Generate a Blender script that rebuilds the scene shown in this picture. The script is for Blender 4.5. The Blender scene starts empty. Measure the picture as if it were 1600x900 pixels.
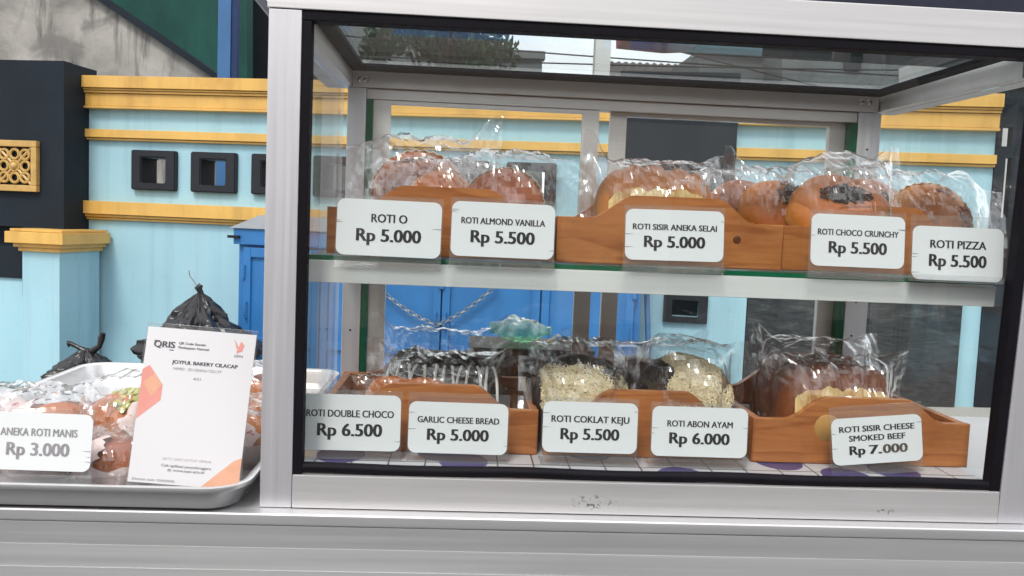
import bpy, bmesh, math, random
from mathutils import Vector, Matrix, noise, Euler

S = bpy.context.scene
COL = S.collection
rnd = random.Random(7)

# ------------------------------------------------------------------ camera
CAM_POS = Vector((0.1845, -0.8069, 0.2787))
YAW, PITCH, ROLL = -0.0561, -0.0778, -0.0412
FPX = 1350.0                                    # focal length in pixels of a 1600 wide frame
R3 = Matrix.Rotation(YAW, 3, 'Z') @ Matrix.Rotation(PITCH, 3, 'X') @ Matrix.Rotation(ROLL, 3, 'Y')
cam = bpy.data.objects.new('camera', bpy.data.cameras.new('camera'))
COL.objects.link(cam)
right, fwd, up = R3.col[0], R3.col[1], R3.col[2]
M = Matrix.Identity(4)
for i in range(3):
    M[i][0] = right[i]; M[i][1] = up[i]; M[i][2] = -fwd[i]; M[i][3] = CAM_POS[i]
cam.matrix_world = M
cam.data.sensor_width = 36.0
cam.data.lens = 36.0 * FPX / 1600.0
cam.data.clip_start = 0.02
cam.data.clip_end = 600.0
S.camera = cam

# ------------------------------------------------------------------ sky, sun, exposure
SUN_EL, SUN_AZ = math.radians(52), math.radians(200)      # azimuth measured from +Y (clockwise seen from above)
W = bpy.data.worlds.new('World'); S.world = W; W.use_nodes = True
nt = W.node_tree; nt.nodes.clear()
o = nt.nodes.new('ShaderNodeOutputWorld'); bg = nt.nodes.new('ShaderNodeBackground')
sky = nt.nodes.new('ShaderNodeTexSky'); sky.sky_type = 'NISHITA'; sky.sun_disc = False
sky.sun_elevation = SUN_EL; sky.sun_rotation = SUN_AZ; sky.dust_density = 3.0; sky.air_density = 1.0
tc = nt.nodes.new('ShaderNodeTexCoord'); nz = nt.nodes.new('ShaderNodeTexNoise')
nz.inputs['Scale'].default_value = 3.0; nz.inputs['Detail'].default_value = 6.0; nz.inputs['Roughness'].default_value = 0.6
rp = nt.nodes.new('ShaderNodeValToRGB'); rp.color_ramp.elements[0].position = 0.30; rp.color_ramp.elements[0].color = (0.55, 0.55, 0.55, 1)
rp.color_ramp.elements[1].position = 0.62; rp.color_ramp.elements[1].color = (0.97, 0.97, 0.97, 1)
mx = nt.nodes.new('ShaderNodeMixRGB'); mx.inputs[2].default_value = (9.6, 9.7, 9.9, 1)
nt.links.new(tc.outputs['Generated'], nz.inputs['Vector']); nt.links.new(nz.outputs['Fac'], rp.inputs['Fac'])
nt.links.new(rp.outputs['Color'], mx.inputs[0]); nt.links.new(sky.outputs['Color'], mx.inputs[1])
nt.links.new(mx.outputs['Color'], bg.inputs['Color']); bg.inputs['Strength'].default_value = 0.10
nt.links.new(bg.outputs['Background'], o.inputs['Surface'])

sun = bpy.data.objects.new('sun', bpy.data.lights.new('sun', 'SUN')); COL.objects.link(sun)
sun.data.energy = 1.2; sun.data.angle = math.radians(14); sun.data.color = (1.0, 0.96, 0.9)
sd = Vector((math.sin(SUN_AZ) * math.cos(SUN_EL), math.cos(SUN_AZ) * math.cos(SUN_EL), math.sin(SUN_EL)))
sun.rotation_euler = sd.to_track_quat('Z', 'Y').to_euler()
sun.location = (0, -3, 8)

S.view_settings.view_transform = 'Standard'; S.view_settings.look = 'None'
S.view_settings.gamma = 1.0; S.view_settings.use_curve_mapping = False
S.view_settings.exposure = 0.86
S.render.engine = 'CYCLES'
S.cycles.max_bounces = 10; S.cycles.transparent_max_bounces = 32; S.cycles.glossy_bounces = 5
S.cycles.diffuse_bounces = 3; S.cycles.caustics_reflective = False; S.cycles.caustics_refractive = False
S.cycles.use_denoising = True

# ------------------------------------------------------------------ placing helpers (real depth in, world point out)
def ray(px, py):
    return R3 @ Vector(((px - 800) / FPX, 1.0, -(py - 450) / FPX))
def at(px, py, Y):
    d = ray(px, py); return CAM_POS + d * ((Y - CAM_POS.y) / d.y)
WALL_Y0, WALL_M = 5.951, -0.1914
WALL_A = math.atan(WALL_M)
WD = Vector((math.cos(WALL_A), math.sin(WALL_A), 0)); WN = Vector((-math.sin(WALL_A), math.cos(WALL_A), 0))
WP = Vector((0, WALL_Y0, 0))
def onwall(px, py, n=0.0):
    """(u, z) where the view through a photo point meets the plane n metres in front of the wall"""
    d = ray(px, py); q = WP - WN * n
    t = (q - CAM_POS).dot(WN) / d.dot(WN); p = CAM_POS + d * t
    return (p - q).dot(WD), p.z
def ground_z(x):
    return -0.95 + 0.05 * (x - 3.8)

# ------------------------------------------------------------------ object helpers
def tag(o, label=None, cat=None, group=None, kind=None):
    if label: o['label'] = label
    if cat: o['category'] = cat
    if group: o['group'] = group
    if kind: o['kind'] = kind
    return o
def thing(name, label, cat, loc=(0, 0, 0), rot=(0, 0, 0), group=None):
    o = bpy.data.objects.new(name, None); COL.objects.link(o)
    o.empty_display_size = 0.05
    o.location = loc; o.rotation_euler = rot
    return tag(o, label, cat, group)
def obj(name, bm, mat, parent=None, smooth=None, recalc=True):
    if recalc: bmesh.ops.recalc_face_normals(bm, faces=bm.faces[:])
    me = bpy.data.meshes.new(name); bm.to_mesh(me); bm.free()
    if smooth is not None:
        me.shade_smooth()
        if smooth < 180: me.set_sharp_from_angle(angle=math.radians(smooth))
    o = bpy.data.objects.new(name, me); COL.objects.link(o)
    for m in (mat if isinstance(mat, (list, tuple)) else [mat]): me.materials.append(m)
    if smooth == 30:
        w = o.modifiers.new('flat faces', 'WEIGHTED_NORMAL'); w.keep_sharp = True; w.weight = 100
    if parent is not None: o.parent = parent
    return o
def B(): return bmesh.new()
def box(bm, x0, x1, y0, y1, z0, z1, bev=0.0, seg=2, mtx=None):
    c = Vector(((x0 + x1) / 2, (y0 + y1) / 2, (z0 + z1) / 2))
    m = Matrix.Translation(c) @ Matrix.Diagonal((abs(x1 - x0), abs(y1 - y0), abs(z1 - z0), 1))
    if mtx is not None: m = mtx @ m
    r = bmesh.ops.create_cube(bm, size=1.0, matrix=m)
    if bev > 0:
        es = list({e for v in r['verts'] for e in v.link_edges})
        bmesh.ops.bevel(bm, geom=es, offset=bev, segments=seg, affect='EDGES', profile=0.6)
    return bm
def prism(bm, pts, f0, f1, bev=0.0):
    """outline pts turned into two faces by f0, f1 (2D point -> 3D) and closed"""
    a = [bm.verts.new(f0(p)) for p in pts]; b = [bm.verts.new(f1(p)) for p in pts]
    n = len(pts)
    fs = [bm.faces.new(a), bm.faces.new(b[::-1])]
    for i in range(n): fs.append(bm.faces.new((a[i], b[i], b[(i + 1) % n], a[(i + 1) % n])))
    if bev:
        es = list({e for f in fs[:2] for e in f.edges})
        bmesh.ops.bevel(bm, geom=es, offset=bev, segments=2, affect='EDGES')
    return bm
def tube(bm, pts, r, n=8, closed=False):
    pts = [Vector(p) for p in pts]; rings = []; N = len(pts)
    prev = None
    for i, p in enumerate(pts):
        a = pts[(i - 1) % N] if (closed or i > 0) else p; b = pts[(i + 1) % N] if (closed or i < N - 1) else p
        t = (b - a).normalized()
        if prev is None:
            prev = t.orthogonal().normalized()
        prev = (prev - t * prev.dot(t)).normalized(); q = t.cross(prev)
        rr = r[i] if isinstance(r, (list, tuple)) else r
        rings.append([bm.verts.new(p + (prev * math.cos(2 * math.pi * k / n) + q * math.sin(2 * math.pi * k / n)) * rr) for k in range(n)])
    for i in range(N if closed else N - 1):
        A, C = rings[i], rings[(i + 1) % N]
        for k in range(n): bm.faces.new((A[k], A[(k + 1) % n], C[(k + 1) % n], C[k]))
    if not closed:
        bm.faces.new(rings[0][::-1]); bm.faces.new(rings[-1])
    return bm
def lathe(bm, prof, n=32, mtx=None, flute=0.0, nfl=0):
    rings = []
    for r, z, *fl in prof:
        ring = []
        for k in range(n):
            a = 2 * math.pi * k / n
            rr = r * (1 + (flute * fl[0] * (1 if k % 2 else -1) if fl else 0))
            v = Vector((rr * math.cos(a), rr * math.sin(a), z))
            ring.append(bm.verts.new(mtx @ v if mtx else v))
        rings.append(ring)
    for A, C in zip(rings, rings[1:]):
        for k in range(n): bm.faces.new((A[k], A[(k + 1) % n], C[(k + 1) % n], C[k]))
    return rings
def plate(bm, x0, x1, z0, z1, holes, y0, y1):
    """wall slab between y0 (front) and y1 with rectangular holes cut clean through"""
    xs = sorted({x0, x1, *[h[0] for h in holes], *[h[1] for h in holes]})
    zs = sorted({z0, z1, *[h[2] for h in holes], *[h[3] for h in holes]})
    V = {}
    def v(i, j):
        if (i, j) not in V: V[i, j] = bm.verts.new((xs[i], y0, zs[j]))
        return V[i, j]
    fs = []
    for i in range(len(xs) - 1):
        for j in range(len(zs) - 1):
            cx, cz = (xs[i] + xs[i + 1]) / 2, (zs[j] + zs[j + 1]) / 2
            if any(h[0] < cx < h[1] and h[2] < cz < h[3] for h in holes): continue
            fs.append(bm.faces.new((v(i, j), v(i + 1, j), v(i + 1, j + 1), v(i, j + 1))))
    r = bmesh.ops.extrude_face_region(bm, geom=fs)
    nv = [g for g in r['geom'] if isinstance(g, bmesh.types.BMVert)]
    bmesh.ops.translate(bm, verts=nv, vec=(0, y1 - y0, 0))
    return bm
def sstep(a, b, x):
    t = min(1, max(0, (x - a) / (b - a))); return t * t * (3 - 2 * t)

def creases(seed, n=10, lo=24, hi=130, slope=0.29):
    """straight folds of thin sheet: triangle waves along random directions, stronger in some patches than in others"""
    r = random.Random(seed); W_ = []
    for i in range(n):
        d = Vector((r.gauss(0, 1), r.gauss(0, 1), r.gauss(0, 1))).normalized(); f = lo * (hi / lo) ** (i / (n - 1))
        W_.append((d, f, r.random(), slope / 4 / f * r.uniform(0.6, 1.3), Vector((r.random(), r.random(), r.random())) * 50))
    def D(p, gain=1.0):
        v = 0.0
        for d, f, ph, a, o_ in W_:
            u = (p.dot(d) * f + ph) % 1.0; tri = abs(u - 0.5) * 4 - 1
            v += a * tri * min(1.0, max(0.12, 0.5 + 1.6 * noise.noise(p * 21 + o_))) 
        return v * gain
    return D

# ------------------------------------------------------------------ materials
def srgb(r, g, b):
    f = lambda c: (c / 255 / 12.92) if c <= 10 else ((c / 255 + 0.055) / 1.055) ** 2.4
    return (f(r), f(g), f(b), 1)
def lin(*c): return (c[0], c[1], c[2], 1)
class NT:
    def __init__(s, name):
        s.m = bpy.data.materials.new(name); s.m.use_nodes = True; s.t = s.m.node_tree; s.t.nodes.clear()
        s.out = s.n('ShaderNodeOutputMaterial')
    def n(s, typ, **kw):
        x = s.t.nodes.new(typ)
        for k, v in kw.items(): setattr(x, k, v)
        return x
    def l(s, a, b): s.t.links.new(a, b)
    def coords(s, scale=(1, 1, 1), kind='Object'):
        c = s.n('ShaderNodeTexCoord'); m = s.n('ShaderNodeMapping'); m.inputs['Scale'].default_value = scale
        s.l(c.outputs[kind], m.inputs['Vector']); return m.outputs['Vector']
    def noise(s, vec, scale, detail=4, rough=0.55, dist=0):
        x = s.n('ShaderNodeTexNoise'); x.inputs['Scale'].default_value = scale; x.inputs['Detail'].default_value = detail
        x.inputs['Roughness'].default_value = rough; x.inputs['Distortion'].default_value = dist
        s.l(vec, x.inputs['Vector']); return x.outputs['Fac']
    def ramp(s, fac, stops, interp='LINEAR'):
        x = s.n('ShaderNodeValToRGB'); cr = x.color_ramp; cr.interpolation = interp
        while len(cr.elements) < len(stops): cr.elements.new(0.5)
        for e, (p, c) in zip(cr.elements, stops): e.position = p; e.color = c
        s.l(fac, x.inputs['Fac']); return x.outputs['Color']
    def mix(s, fac, a, b, mode='MIX'):
        x = s.n('ShaderNodeMixRGB', blend_type=mode)
        for i, v in enumerate((fac, a, b)):
            if hasattr(v, 'node'): s.l(v, x.inputs[i])
            else: x.inputs[i].default_value = v
        return x.outputs['Color']
    def math(s, op, a, b=0.0, clamp=False):
        x = s.n('ShaderNodeMath', operation=op, use_clamp=clamp)
        for i, v in enumerate((a, b)):
            if hasattr(v, 'node'): s.l(v, x.inputs[i])
            else: x.inputs[i].default_value = v
        return x.outputs[0]
    def bsdf(s, col, rough=0.5, metal=0.0, bump=None, bstr=0.2, bdist=0.002, **kw):
        p = s.n('ShaderNodeBsdfPrincipled')
        for k, v in (('Base Color', col), ('Roughness', rough), ('Metallic', metal)):
            if hasattr(v, 'node'): s.l(v, p.inputs[k])
            else: p.inputs[k].default_value = v
        for k, v in kw.items(): p.inputs[k.replace('_', ' ')].default_value = v
        if bump is not None:
            b = s.n('ShaderNodeBump'); b.inputs['Strength'].default_value = bstr; b.inputs['Distance'].default_value = bdist
            s.l(bump, b.inputs['Height']); s.l(b.outputs[0], p.inputs['Normal'])
        s.l(p.outputs[0], s.out.inputs['Surface']); s.p = p
        return s.m
def scol(c, k): return (min(1, c[0] * k), min(1, c[1] * k), min(1, c[2] * k), 1)

def painted(name, col, rough=0.55, var=0.12, scale=3.0, bscale=60, bstr=0.15, bdist=0.002, spec=0.3, stain=None, streak=0.0):
    t = NT(name); v = t.coords()
    f = t.noise(v, scale, 6, 0.6)
    c = t.ramp(f, [(0.3, scol(col, 1 - var)), (0.7, scol(col, 1 + var * 0.6))])
    if stain:
        sv = t.coords((1, 1, 0.28)); g = t.noise(sv, stain[1], 7, 0.65, 0.4)
        c = t.mix(t.ramp(g, [(stain[2], (0, 0, 0, 1)), (stain[3], (1, 1, 1, 1))]), c, stain[0])
    if streak:
        g2 = t.noise(t.coords((4.5, 4.5, 0.22)), 1.6, 6, 0.7, 0.2); g3 = t.noise(v, 9.0, 6, 0.7)
        c = t.mix(t.ramp(g2, [(0.50, (0, 0, 0, 1)), (0.72, (streak, streak, streak, 1))]), c, scol(col, 0.62))
        c = t.mix(t.ramp(g3, [(0.60, (0, 0, 0, 1)), (0.70, (streak * 0.8,) * 3 + (1,))]), c, scol(col, 0.72))
    return t.bsdf(c, rough, 0.0, t.noise(v, bscale, 4), bstr, bdist, Specular_IOR_Level=spec)
def alu(name, axis, base=(0.745, 0.73, 0.735), rough=0.46, stain=None, metal=0.72):
    t = NT(name)
    sc = [160, 160, 160]; sc['xyz'.index(axis)] = 2.2
    v = t.coords(tuple(sc)); f = t.noise(v, 1.0, 3, 0.6)
    v2 = t.coords(); g = t.noise(v2, 7.0, 5, 0.65)
    c = t.ramp(f, [(0.25, lin(*[b * 0.93 for b in base])), (0.75, lin(*[b * 1.05 for b in base]))])
    c = t.mix(t.ramp(g, [(0.52, (0, 0, 0, 1)), (0.78, (0.22, 0.22, 0.22, 1))]), c, lin(base[0] * 0.8, base[1] * 0.78, base[2] * 0.74))
    if stain:
        for (px, py, pz, r) in stain:
            cc = t.n('ShaderNodeTexCoord'); vm = t.n('ShaderNodeVectorMath', operation='SUBTRACT'); vm.inputs[1].default_value = (px, py, pz)
            t.l(cc.outputs['Object'], vm.inputs[0]); ms = t.n('ShaderNodeVectorMath', operation='MULTIPLY'); ms.inputs[1].default_value = (1, 1, 2.6)
            t.l(vm.outputs[0], ms.inputs[0]); ln = t.n('ShaderNodeVectorMath', operation='LENGTH'); t.l(ms.outputs[0], ln.inputs[0])
            near = t.ramp(t.math('DIVIDE', ln.outputs['Value'], r), [(0.5, (1, 1, 1, 1)), (1.0, (0, 0, 0, 1))])
            sp = t.ramp(t.noise(v2, 260, 3, 0.7), [(0.54, (0, 0, 0, 1)), (0.60, (0.8, 0.8, 0.8, 1))])
            c = t.mix(t.mix(1.0, near, sp, 'MULTIPLY'), c, lin(0.10, 0.10, 0.10))
    dv = t.n('ShaderNodeTexVoronoi'); dv.inputs['Scale'].default_value = 9.0; t.l(t.mix(0.02, v2, t.n('ShaderNodeTexNoise').outputs['Color'], 'ADD'), dv.inputs['Vector'])
    c = t.mix(t.ramp(dv.outputs['Distance'], [(0.010, (0.65, 0.65, 0.65, 1)), (0.022, (0, 0, 0, 1))]), c, lin(0.16, 0.155, 0.15))
    r = t.ramp(t.math('ADD', t.math('MULTIPLY', f, 0.6), t.math('MULTIPLY', g, 0.4)), [(0.3, (rough - 0.06,) * 3 + (1,)), (0.7, (rough + 0.08,) * 3 + (1,))])
    return t.bsdf(c, r, metal, f, 0.06, 0.0006)
def film(name, ior=1.45, rough=0.08, tint=(0.97, 0.97, 0.97), boost=1.0, base=0.0, haze=0.0, cap=1.0):
    """clear sheet: passes light straight on, mirrors more towards grazing, as glass and cellophane do"""
    t = NT(name)
    fr = t.n('ShaderNodeLayerWeight'); fr.inputs['Blend'].default_value = 0.5; f0 = ((ior - 1) / (ior + 1)) ** 2
    schlick = t.math('ADD', t.math('MULTIPLY', t.math('POWER', fr.outputs['Facing'], 5.0), 1 - f0), f0)      # same from both sides of a sheet
    tr = t.n('ShaderNodeBsdfTransparent'); tr.inputs['Color'].default_value = lin(*tint)
    gl = t.n('ShaderNodeBsdfGlossy'); gl.inputs['Roughness'].default_value = rough; gl.inputs['Color'].default_value = (1, 1, 1, 1)
    fac = t.math('MINIMUM', t.math('ADD', t.math('MULTIPLY', schlick, boost), base, True), cap)
    m = t.n('ShaderNodeMixShader'); t.l(fac, m.inputs[0]); t.l(tr.outputs[0], m.inputs[1]); t.l(gl.outputs[0], m.inputs[2])
    last = m
    if haze:
        d = t.n('ShaderNodeBsdfDiffuse'); d.inputs['Color'].default_value = (0.85, 0.87, 0.88, 1)
        m2 = t.n('ShaderNodeMixShader'); m2.inputs[0].default_value = haze
        t.l(m.outputs[0], m2.inputs[1]); t.l(d.outputs[0], m2.inputs[2]); last = m2
    t.l(last.outputs[0], t.out.inputs['Surface'])
    return t.m
def wood_mat():
    t = NT('pine_wood'); v = t.coords((3.0, 14.0, 26.0))
    oi = t.n('ShaderNodeObjectInfo')
    va = t.n('ShaderNodeVectorMath', operation='ADD'); t.l(v, va.inputs[0])
    ofs = t.n('ShaderNodeCombineXYZ'); t.l(t.math('MULTIPLY', oi.outputs['Random'], 37.0), ofs.inputs[0]); t.l(t.math('MULTIPLY', oi.outputs['Random'], 11.0), ofs.inputs[2])
    t.l(ofs.outputs[0], va.inputs[1])
    n1 = t.noise(va.outputs[0], 0.75, 3, 0.5, 0.35)
    ring = t.math('FRACT', t.math('MULTIPLY', n1, 9.0))
    fine = t.noise(va.outputs[0], 9.0, 3, 0.6)
    c = t.ramp(ring, [(0.0, lin(0.47, 0.180, 0.054)), (0.62, lin(0.41, 0.142, 0.040)), (0.90, lin(0.29, 0.085, 0.023)), (1.0, lin(0.45, 0.170, 0.050))])
    c = t.mix(0.30, c, t.ramp(fine, [(0.3, lin(0.26, 0.075, 0.02)), (0.7, lin(0.60, 0.25, 0.08))]))
    c = t.mix(t.ramp(t.noise(t.coords(), 16, 6, 0.65), [(0.5, (0, 0, 0, 1)), (0.75, (0.4, 0.4, 0.4, 1))]), c, lin(0.22, 0.065, 0.02))
    vo = t.n('ShaderNodeTexVoronoi'); vo.inputs['Scale'].default_value = 9.0
    kv = t.coords((1.0, 0.2, 1.2)); kk = t.n('ShaderNodeVectorMath', operation='ADD'); t.l(kv, kk.inputs[0]); t.l(ofs.outputs[0], kk.inputs[1]); t.l(kk.outputs[0], vo.inputs['Vector'])
    c = t.mix(t.ramp(vo.outputs['Distance'], [(0.03, (0.85, 0.85, 0.85, 1)), (0.085, (0, 0, 0, 1))]), c, lin(0.12, 0.035, 0.012))
    return t.bsdf(c, 0.38, 0, fine, 0.08, 0.001, Specular_IOR_Level=0.45)
def crust(name, lo, mid, hi, scale=26, spec=0.35, rough=0.45):
    """baked dough: pale where it rose late (low), brown on top; blotches of its own"""
    t = NT(name); v = t.coords(); g = t.n('ShaderNodeTexCoord'); s = t.n('ShaderNodeSeparateXYZ'); t.l(g.outputs['Generated'], s.inputs[0])
    n = t.noise(v, scale, 5, 0.6); f = t.math('ADD', s.outputs['Z'], t.math('MULTIPLY', t.math('SUBTRACT', n, 0.5), 0.55))
    c = t.ramp(f, [(0.12, lo), (0.45, mid), (0.95, hi)])
    fine = t.noise(v, 170, 4, 0.7)
    c = t.mix(0.18, c, t.ramp(fine, [(0.35, scol(hi, 0.6)), (0.65, scol(mid, 1.3))]))
    return t.bsdf(c, rough, 0, t.math('ADD', fine, t.math('MULTIPLY', n, 2.0)), 0.25, 0.0016, Specular_IOR_Level=spec)

M_ALU_X = alu('brushed_aluminium_lengthwise', 'x', stain=[(0.315, 0, 0.012, 0.022), (0.337, 0, 0.010, 0.010), (0.605, 0.0, 0.01, 0.01)])
M_ALU_Z = alu('brushed_aluminium_upright', 'z', base=(0.70, 0.695, 0.725))
M_ALU_Y = alu('brushed_aluminium_crosswise', 'y', base=(0.66, 0.66, 0.665))
M_ALU_IN = alu('satin_aluminium', 'x', base=(0.70, 0.675, 0.655), rough=0.5)
M_STEEL = alu('counter_steel', 'x', base=(0.60, 0.60, 0.61), rough=0.48)
M_STEEL2 = alu('counter_trim_steel', 'x', base=(0.72, 0.725, 0.73), rough=0.5)
M_SHELFRAIL = alu('pale_shelf_aluminium', 'x', base=(0.74, 0.76, 0.74), rough=0.5, metal=0.1)
M_PAN = alu('baking_tray_aluminium', 'x', base=(0.72, 0.72, 0.725), rough=0.34)
M_RUBBER = painted('black_rubber', lin(0.007, 0.006, 0.009), 0.6, 0.3, 20, 80, 0.2, 0.001, 0.12)
M_GREEN_SEAL = painted('green_glass_edge', lin(0.008, 0.12, 0.055), 0.25, 0.3, 20, 30, 0.05)
M_GLASS = film('window_glass', 1.5, 0.0, (0.98, 0.99, 0.988), 0.75)
M_SHELFGLASS = film('shelf_glass', 1.5, 0.0, (0.90, 0.965, 0.94), 0.8)
M_TOPGLASS = film('roof_glass', 1.5, 0.0, (0.94, 0.965, 0.965), 0.5)
M_ACRYL = film('clear_acrylic', 1.49, 0.03, (0.95, 0.955, 0.955), 0.9, 0.01, 0.045)
M_FILM = film('crinkled_cellophane', 1.45, 0.15, (0.985, 0.985, 0.987), 2.6, 0.0, 0.005, 0.72)
M_WOOD = wood_mat()
M_CARD = painted('white_card', lin(0.77, 0.80, 0.805), 0.5, 0.03, 12, 40, 0.03)
M_PAPER = painted('white_paper', lin(0.70, 0.69, 0.71), 0.55, 0.02, 6, 40, 0.03)
M_INK = painted('dark_grey_ink', lin(0.035, 0.033, 0.036), 0.6, 0.25, 90, 40, 0.0)
M_INK_WORN = painted('worn_brown_ink', lin(0.12, 0.10, 0.085), 0.6, 0.5, 130, 40, 0.0)
M_INK_FADED = painted('faded_grey_ink', lin(0.30, 0.29, 0.31), 0.6, 0.2, 90, 40, 0.0)
M_SALMON = painted('salmon_print', lin(0.74, 0.32, 0.27), 0.55, 0.12, 25, 40, 0.0)
M_SALMON2 = painted('pale_orange_print', lin(0.78, 0.42, 0.28), 0.55, 0.2, 25, 40, 0.0)
M_WALLBLUE = painted('pale_blue_wall_paint', lin(0.35, 0.575, 0.665), 0.75, 0.06, 1.3, 45, 0.25, 0.004, 0.2, (lin(0.40, 0.56, 0.62), 1.2, 0.55, 0.85), 0.42)
M_GOLD = painted('gold_moulding_paint', lin(0.68, 0.41, 0.105), 0.42, 0.12, 4, 50, 0.2, 0.003, 0.5, (lin(0.50, 0.27, 0.06), 3.0, 0.56, 0.75), 0.5)
M_GOLD2 = painted('brassy_ornament_paint', lin(0.50, 0.31, 0.09), 0.35, 0.2, 14, 50, 0.2, 0.003, 0.6)
M_SLATE = painted('dark_slate_paint', lin(0.013, 0.019, 0.027), 0.6, 0.2, 2.0, 40, 0.25, 0.004, 0.15, (lin(0.026, 0.033, 0.04), 1.5, 0.55, 0.8))
M_BLACKFRAME = painted('black_block_paint', lin(0.018, 0.020, 0.026), 0.55, 0.2, 6, 40, 0.2, 0.004)
M_KIOSK = painted('blue_enamel', lin(0.03, 0.17, 0.43), 0.42, 0.12, 2.5, 30, 0.12, 0.004, 0.5, (lin(0.03, 0.14, 0.38), 2.2, 0.56, 0.8), 0.35)
M_KIOSKROOF = painted('grey_sheet_roof', lin(0.22, 0.24, 0.26), 0.5, 0.15, 3)
M_POSTBLUE = painted('blue_post_paint', lin(0.05, 0.135, 0.29), 0.5, 0.1, 3)
M_NAVY = painted('dark_navy_paint', lin(0.012, 0.03, 0.10), 0.6, 0.2, 4)
M_GREENWALL = painted('green_wall_paint', lin(0.016, 0.085, 0.068), 0.7, 0.25, 0.9, 20, 0.2, 0.01, 0.2, (lin(0.010, 0.045, 0.04), 0.8, 0.42, 0.62), 0.6)
def stained_concrete():
    t = NT('stained_concrete'); v = t.coords()
    f = t.noise(v, 0.9, 7, 0.62, 0.3); c = t.ramp(f, [(0.34, lin(0.10, 0.098, 0.097)), (0.50, lin(0.27, 0.26, 0.24)), (0.68, lin(0.42, 0.40, 0.37))])
    vs = t.coords((1.0, 1.0, 0.16)); g = t.noise(vs, 3.2, 6, 0.7, 0.3)
    c = t.mix(t.ramp(g, [(0.52, (0, 0, 0, 1)), (0.66, (0.8, 0.8, 0.8, 1))]), c, lin(0.07, 0.068, 0.066))
    bl = t.noise(v, 1.6, 3, 0.5, 0.8); c = t.mix(t.ramp(bl, [(0.56, (0, 0, 0, 1)), (0.63, (0.7, 0.7, 0.7, 1))]), c, lin(0.15, 0.145, 0.14))
    return t.bsdf(c, 0.9, 0, t.noise(v, 30, 5), 0.4, 0.01, Specular_IOR_Level=0.15)
M_CONC = stained_concrete()
M_GREYWALL = painted('grey_render', lin(0.16, 0.175, 0.18), 0.85, 0.12, 0.6, 20, 0.2, 0.01, 0.2, (lin(0.09, 0.10, 0.10), 0.7, 0.52, 0.8))
M_WHITEWALL = painted('white_render', lin(0.72, 0.72, 0.70), 0.8, 0.06, 0.8, 20, 0.1, 0.01, 0.2)
M_LBLUE = painted('light_blue_render', lin(0.30, 0.50, 0.58), 0.8, 0.08, 0.8)
M_ROOFTILE = painted('weathered_roof_tiles', lin(0.20, 0.185, 0.18), 0.8, 0.3, 1.5, 12, 0.5, 0.03)
M_DARKGLASS = painted('dark_window', lin(0.02, 0.025, 0.03), 0.12, 0.2, 2)
M_CREAM = painted('cream_render', lin(0.55, 0.48, 0.40), 0.8, 0.1, 0.7)
M_BAG = painted('black_bin_bag', lin(0.012, 0.012, 0.014), 0.28, 0.3, 30, 22, 0.5, 0.01, 0.5)
M_STRAP = painted('black_plastic', lin(0.01, 0.01, 0.011), 0.35, 0.3, 30)
M_GREENBAG = film('green_plastic_film', 1.45, 0.15, (0.60, 0.93, 0.70), 2.4, 0.02, 0.12)
M_CHAIN = alu('chain_steel', 'x', base=(0.36, 0.36, 0.37), rough=0.35)
M_BOLT = alu('bolt_steel', 'x', base=(0.45, 0.45, 0.46), rough=0.3)
def stone_clad():
    t = NT('dark_stone_cladding'); v = t.coords((1.0, 1.0, 3.2))
    f = t.noise(v, 5.0, 7, 0.72, 1.2); c = t.ramp(f, [(0.32, lin(0.012, 0.015, 0.018)), (0.55, lin(0.04, 0.046, 0.05)), (0.72, lin(0.09, 0.10, 0.10))])
    return t.bsdf(c, 0.7, 0, f, 0.7, 0.02, Specular_IOR_Level=0.3)
M_STONE = stone_clad()
def asphalt(name, col, sc):
    t = NT(name); v = t.coords(); f = t.noise(v, 60 * sc, 4, 0.7); g = t.noise(v, 0.8 * sc, 6, 0.6)
    c = t.mix(0.5, t.ramp(f, [(0.3, scol(col, 0.7)), (0.7, scol(col, 1.35))]), t.ramp(g, [(0.3, scol(col, 0.75)), (0.7, scol(col, 1.25))]))
    return t.bsdf(c, 0.85, 0, f, 0.4, 0.01, Specular_IOR_Level=0.25)
M_ROAD = asphalt('asphalt', lin(0.06, 0.06, 0.062), 1.0)
M_PAVE = asphalt('worn_concrete_paving', lin(0.40, 0.385, 0.36), 0.8)
def vinyl():
    t = NT('tile_print_vinyl'); c0 = t.n('ShaderNodeTexCoord'); s = t.n('ShaderNodeSeparateXYZ'); t.l(c0.outputs['Object'], s.inputs[0])
    def line(out, period, ofs, w):
        fr = t.math('FRACT', t.math('DIVIDE', t.math('ADD', out, ofs), period))
        return t.math('LESS_THAN', fr, w / period)
    g = t.math('MAXIMUM', line(s.outputs['X'], 0.036, 1.0, 0.0016), line(s.outputs['Y'], 0.058, 1.004, 0.002))
    vo = t.n('ShaderNodeTexVoronoi'); vo.voronoi_dimensions = '2D'; vo.inputs['Scale'].default_value = 11.0; vo.inputs['Randomness'].default_value = 0.85
    v = t.coords((1, 0.8, 0)); t.l(v, vo.inputs['Vector'])
    spot = t.math('LESS_THAN', vo.outputs['Distance'], 0.27)
    c = t.mix(g, lin(0.56, 0.57, 0.60), lin(0.06, 0.06, 0.07)); c = t.mix(spot, c, lin(0.075, 0.065, 0.19))
    return t.bsdf(c, 0.3, 0, None, Specular_IOR_Level=0.5)
M_VINYL = vinyl()
M_BUN = crust('glazed_bun_crust', lin(0.64, 0.32, 0.10), lin(0.46, 0.135, 0.026), lin(0.24, 0.05, 0.010), 20, 0.4, 0.42)
M_BUN_PALE = crust('light_bun_crust', lin(0.70, 0.40, 0.13), lin(0.56, 0.20, 0.04), lin(0.36, 0.095, 0.018), 18, 0.4, 0.44)
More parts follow.
